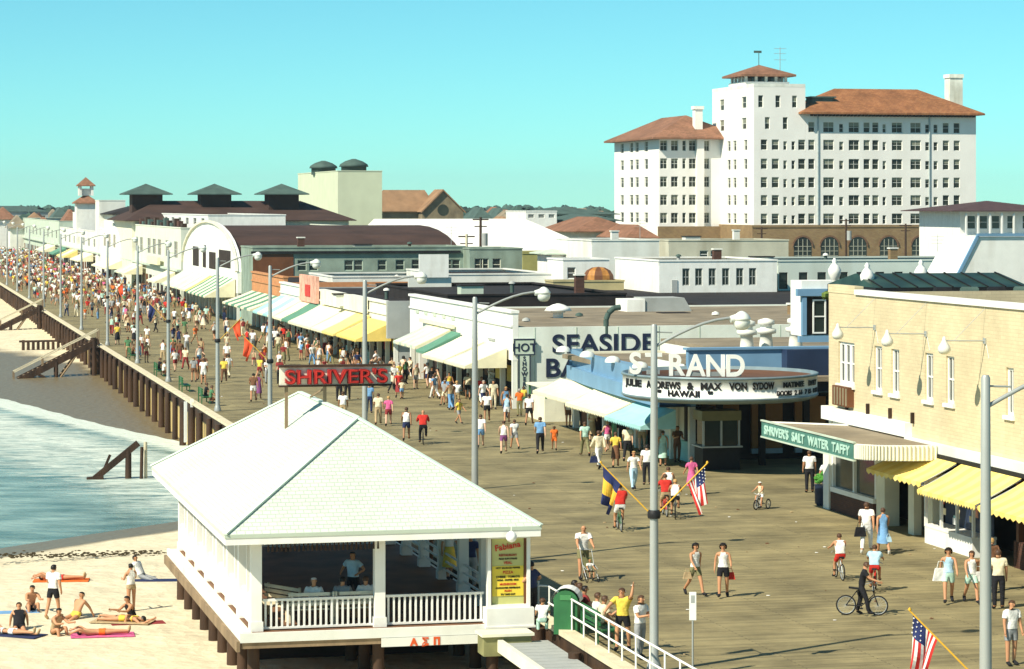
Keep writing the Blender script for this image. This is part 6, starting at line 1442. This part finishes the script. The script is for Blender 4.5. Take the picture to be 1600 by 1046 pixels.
def bag(px, py, z, lb, m, s_=.2):
    D = HC*F/(py-HY); e = empty('handbag', Vector(((px-800)*D/F, D-.02, z)), .2, lb, 'bag')
    b = MB(); b.add([(-s_,-.05,0),(s_,-.05,0),(s_,.05,0),(-s_,.05,0),(-s_*.7,-.03,s_*1.5),(s_*.7,-.03,s_*1.5),(s_*.7,.03,s_*1.5),(-s_*.7,.03,s_*1.5)], [(3,2,1,0),(4,5,6,7),(0,1,5,4),(1,2,6,5),(2,3,7,6),(3,0,4,7)]); b.build('pouch', m, e)
    b = MB(); b.path([(-s_*.5,0,s_*1.5),(-s_*.3,0,s_*2.3),(s_*.3,0,s_*2.3),(s_*.5,0,s_*1.5)], .01, 5); b.build('strap', m, e)
bag(1141, 933, .55, 'red bag held by the woman in black shorts', CL['red'], .15); bag(1470, 943, .70, 'large white bag carried by the woman in the pale blue top', CL['white'], .26); bag(1344, 866, .62, 'dark bag carried by the man all in white', CL['black'], .22)
bag(1528, 943, .68, 'white beach bag held by the woman in mint shorts', CL['white'], .2); bag(1388, 867, .45, 'pale blue bag carried by the woman in the blue sheath dress', CL['pale_blue'], .12); bag(1074, 932, .55, 'tan bag carried by the woman in olive shorts', CL['tan'], .14)
bag(928, 735, .35, 'dark jacket bundle carried by the man in cream', CL['navy'], .2)
p = g(1284, 790); e = empty('planter', p, 0, 'dark tub with a green plant at the corner of the tan building', 'planter'); MB().lathe((0,0,0), [(.2,0),(.28,.1),(.3,.8),(.33,.85)], 10).build('tub', MATS['dark_blue_enamel_and_shade'], e)
b = MB(); 
for k in range(16): blob(b, (random.uniform(-.3,.3), random.uniform(-.3,.3), .95+random.random()*.4), .14, 4)
b.build('foliage', MATS['display_plants'], e)

# ------------------------------------------------------------------ the crowd
random.seed(99)
tops = ['white']*9+['cream']*4+['pale_blue','blue','red','orange','yellow','pink','green']+['maroon','brown','black','navy','tan','tan','mint_green','grey','brown','black','maroon']
bots = ['black','brown','navy','tan','white','grey','olive','maroon','blue','cream']
GC = 'people in the boardwalk crowd'; seen = {}
def zone(v, u):
    side = 'at the shop awnings' if v > 33.5 else 'in mid boardwalk' if v > 26 else 'along the ocean side'
    if u < 200: w = 'before the bath house'
    elif u < 222: w = 'level with the yellow awnings'
    elif u < 250: w = 'level with the red poster hoarding'
    elif u < 282: w = 'level with the orange shingled shop'
    elif u < 334: w = 'level with the white arched hall'
    else: w = 'level with the long cream building'
    return side+', '+w
cnt = 0
def crowd_one(v, u):
    global cnt
    for tr in range(60):
        r_ = crowd_pick(v, u)
        if r_[-1] not in seen: break
    seen[r_[-1]] = 1; yw, po, tp, bt, tc, bc, hair, hc, h, fe, lb = r_
    person(W(v, u), yw, po, tp, bt, tc, bc, hair, hc, lb, h=h, female=fe, sk=random.randrange(3), group=GC); cnt += 1
def crowd_pick(v, u):
    tc = random.choice(tops); bc = random.choice(bots); fe = random.random() < .5; ch = random.random() < .16
    po = random.choice(['stand','walk','walkb','stroll','walk','hold']); bt = random.choice(['shorts','trousers','skirt'] if fe else ['shorts','trousers','trousers']); tp = random.choice(['short','tank'])
    if po in ('hold',) and bt == 'skirt': bt = 'shorts'
    hc = random.choice(['brown','black','brown','blond','grey']); h = random.uniform(1.15, 1.4) if ch else random.uniform(1.56, 1.84)
    yw = random.choice([0, PI])+TH+random.gauss(0, .5)
    who = 'child' if ch else 'woman' if fe else 'man'; act = {'stand': 'standing', 'hold': 'with folded arms', 'stroll': 'strolling'}.get(po, 'walking')
    act += ' away' if math.cos(yw) < 0 and 'ing' in act else (' this way' if 'ing' in act else '')
    lb = '%s in %s and %s %s %s' % (who, tc.replace('_', ' '), bc.replace('_', ' '), act.split()[0] if len(act.split()) > 2 else act, zone(v, u))
    lb = ' '.join(lb.split()[:16])
    return yw, po, tp, bt, tc, bc, 'bouffant' if fe and random.random() < .3 else 'short', hc, h, fe, lb
for k in range(75):    # window shoppers crowding the awnings
    crowd_one(random.triangular(30.5, 37.0, 35.5), random.uniform(166, 252))
for k in range(9): crowd_one(random.uniform(33.5, 37), random.uniform(146, 165))
for k in range(26): crowd_one(random.uniform(21, 33), random.uniform(185, 245))
for k in range(72):
    u = 245+random.random()**.8*100; crowd_one(random.triangular(20.6, 37, 33), u)
for k in range(16): crowd_one(random.uniform(20.4, 24), random.uniform(205, 300))
# beyond the individuals: one mass of small figures
low = []
for po in ('walk', 'stand', 'stroll', 'walkb'):
    J, V, Fc, near = grow(POSES[po], 0)
    mi = []
    for f in Fc:
        c = sum((V[i] for i in f), Vector())/len(f); n_ = near(c)
        mi.append(3 if n_[1] in ('jaw_hea', 'hea_cro') and (c.z > J['hea'].z+.03 or c.y > J['hea'].y+.02) else 1 if n_[1] in ('spi_che','che_nec','che_sho') or (n_[1] == 'sho_elb' and n_[2] < .6) or (n_[1] == 'pel_spi' and c.z > 1.0) else 2 if n_[1] in ('pel_spi','pel_hip','hip_kne') else 0)
    low.append((V, Fc, mi))
b = MB(); names = list(CL); mats_ = [SKIN[0], HM['brown']]+[CL[n] for n in names]
for k in range(900):
    u = 320+random.random()*430; v = random.uniform(20.3, 37.2) if u < 700 else random.uniform(20, 37); s_ = random.uniform(.7, 1.08); a = random.choice([0, PI])+TH+random.gauss(0, .4); q = W(v, u); V, Fc, mi = random.choice(low)
    c, s2 = math.cos(a), math.sin(a); t1 = 2+names.index(random.choice(tops)); t2 = 2+names.index(random.choice(bots)); o0 = len(b.v)
    b.v += [(q.x+(p.x*c-p.y*s2)*s_, q.y+(p.x*s2+p.y*c)*s_, p.z*s_) for p in V]
    for f, m_ in zip(Fc, mi): b.smooth.add(len(b.f)); b.f.append(tuple(i+o0 for i in f)); b.m.append((0, t1, t2, 1)[m_])
tag(b.build('distant_crowd', mats_), 'dense far crowd of holidaymakers filling the boardwalk to the horizon', 'crowd', kind='stuff')

b = MB(); random.seed(41)
for k in range(110):
    v, u = random.uniform(20, 37), 70+random.random()**1.6*150; q_ = W(v, u, .012); a = random.uniform(.03, .09); blob(b, (q_.x, q_.y, .02), a, 3, random.randrange(3), .25)
tag(b.build('litter', [CL['white'], CL['tan'], CL['brown']]), 'scattered scraps of paper and litter on the boards', 'litter', kind='stuff')

# ------------------------------------------------------------------ roof clutter of the town
def vent(e): MB().tube((0,0,0), (0,0,.7), .16, .16, 8).build('pipe', random.choice([greyw, greenroof, pilewood]), e); MB().lathe((0,0,.7), [(.28,0),(.24,.14),(.05,.22)], 8).build('cap', random.choice([offwhite, greyw, greenroof]), e)
def chim(e): MB().box(-.35, .35, -.3, .3, -.3, 1.3).build('stack', random.choice([tanbrick2, darkbrick, offwhite]), e); MB().box(-.42, .42, -.37, .37, 1.3, 1.42).build('cap', offwhite, e)
def hatch(e): MB().box(-.9, .9, -.7, .7, -.3, .6).build('box', random.choice([offwhite, greyw, mint]), e); MB().box(-1, 1, -.8, .8, .6, .7).build('lid', tar, e)
def aerial(e):
    b = MB(); b.tube((0,0,-.2), (0,0,2.6), .03, .02, 5)
    for z in (1.8, 2.1, 2.4): b.tube((-.6,0,z), (.6,0,z), .014, .014, 4)
    b.build('mast', metal, e)
def zr_(z): return z
clut = [(822,172,4.15,vent,'stubby pipe vent at the front left corner of the bath house roof'),(905,180,4.15,vent,'small pipe vent between the white hood and the bent flue'),(1052,186,4.15,hatch,'low hatch on the bath house roof right of the boxed air plant'),(1118,182,4.15,vent,'pipe vent on the bath house roof above the marquee'),(1240,184,4.15,chim,'short chimney on the bath house roof near the theatre ventilators'),
 (540,215,4.5,hatch,'roof hatch on the dark shop roof left of the pole'),(604,222,4.5,vent,'pipe vent on the dark shop roof under the blank hoarding'),(735,212,5.3,hatch,'pale hatch on the long black roof'),(800,214,5.3,vent,'pipe vent on the long black roof, middle'),(905,216,5.3,chim,'brick stack at the right part of the long black roof'),
 (1060,238,7.0,vent,'pipe vent over the left end of the six window block'),(1120,238,7.0,chim,'chimney over the middle of the six window block'),(1190,240,7.0,hatch,'hatch over the right end of the six window block'),(1290,243,7.0,vent,'pipe vent on the pale green block, left part'),(1395,243,7.0,chim,'chimney on the pale green block, middle'),(1465,243,7.0,aerial,'television aerial on the pale green block'),
 (470,281,7.5,chim,'chimney on the left part of the long grey green block'),(566,281,7.5,hatch,'roof shelter on the middle of the long grey green block'),(640,281,7.5,vent,'pipe vent on the right half of the long grey green block'),(705,281,7.5,aerial,'aerial at the right end of the long grey green block'),
 (960,268,8.3,chim,'chimney on the tall blank workshop'),(1000,268,8.3,aerial,'aerial on the tall blank workshop'),(1080,310,8.0,hatch,'hatch on the long low building before the hotel'),(1150,310,8.0,chim,'chimney on the long low building before the hotel'),(620,256,4.7,vent,'pipe vent on the flat roof before the grey green block'),(760,255,5.0,hatch,'hatch on the low white parapet building')]
for px, D, z, fn, lab in clut:
    roof_thing('roof_'+{'vent': 'vent', 'chim': 'chimney', 'hatch': 'hatch', 'aerial': 'aerial'}[fn.__name__], lab, {'vent': 'vent', 'chim': 'chimney', 'hatch': 'hatch', 'aerial': 'aerial'}[fn.__name__], px, D, z, fn, 'roof fittings of the town')

# ------------------------------------------------------------------ thin sea haze
hz = bpy.data.materials.new('sea_haze'); hz.use_nodes = True; N = hz.node_tree.nodes; N.remove(N['Principled BSDF'])
pv_ = N.new('ShaderNodeVolumePrincipled'); pv_.inputs['Color'].default_value = (.80, .93, 1, 1); pv_.inputs['Density'].default_value = .00009; pv_.inputs['Anisotropy'].default_value = .2
hz.node_tree.links.new(pv_.outputs[0], N['Material Output'].inputs['Volume'])
tag(MB().box(-4600, 4600, -1000, 4500, -8, 60).build('haze', hz), kind='stuff')
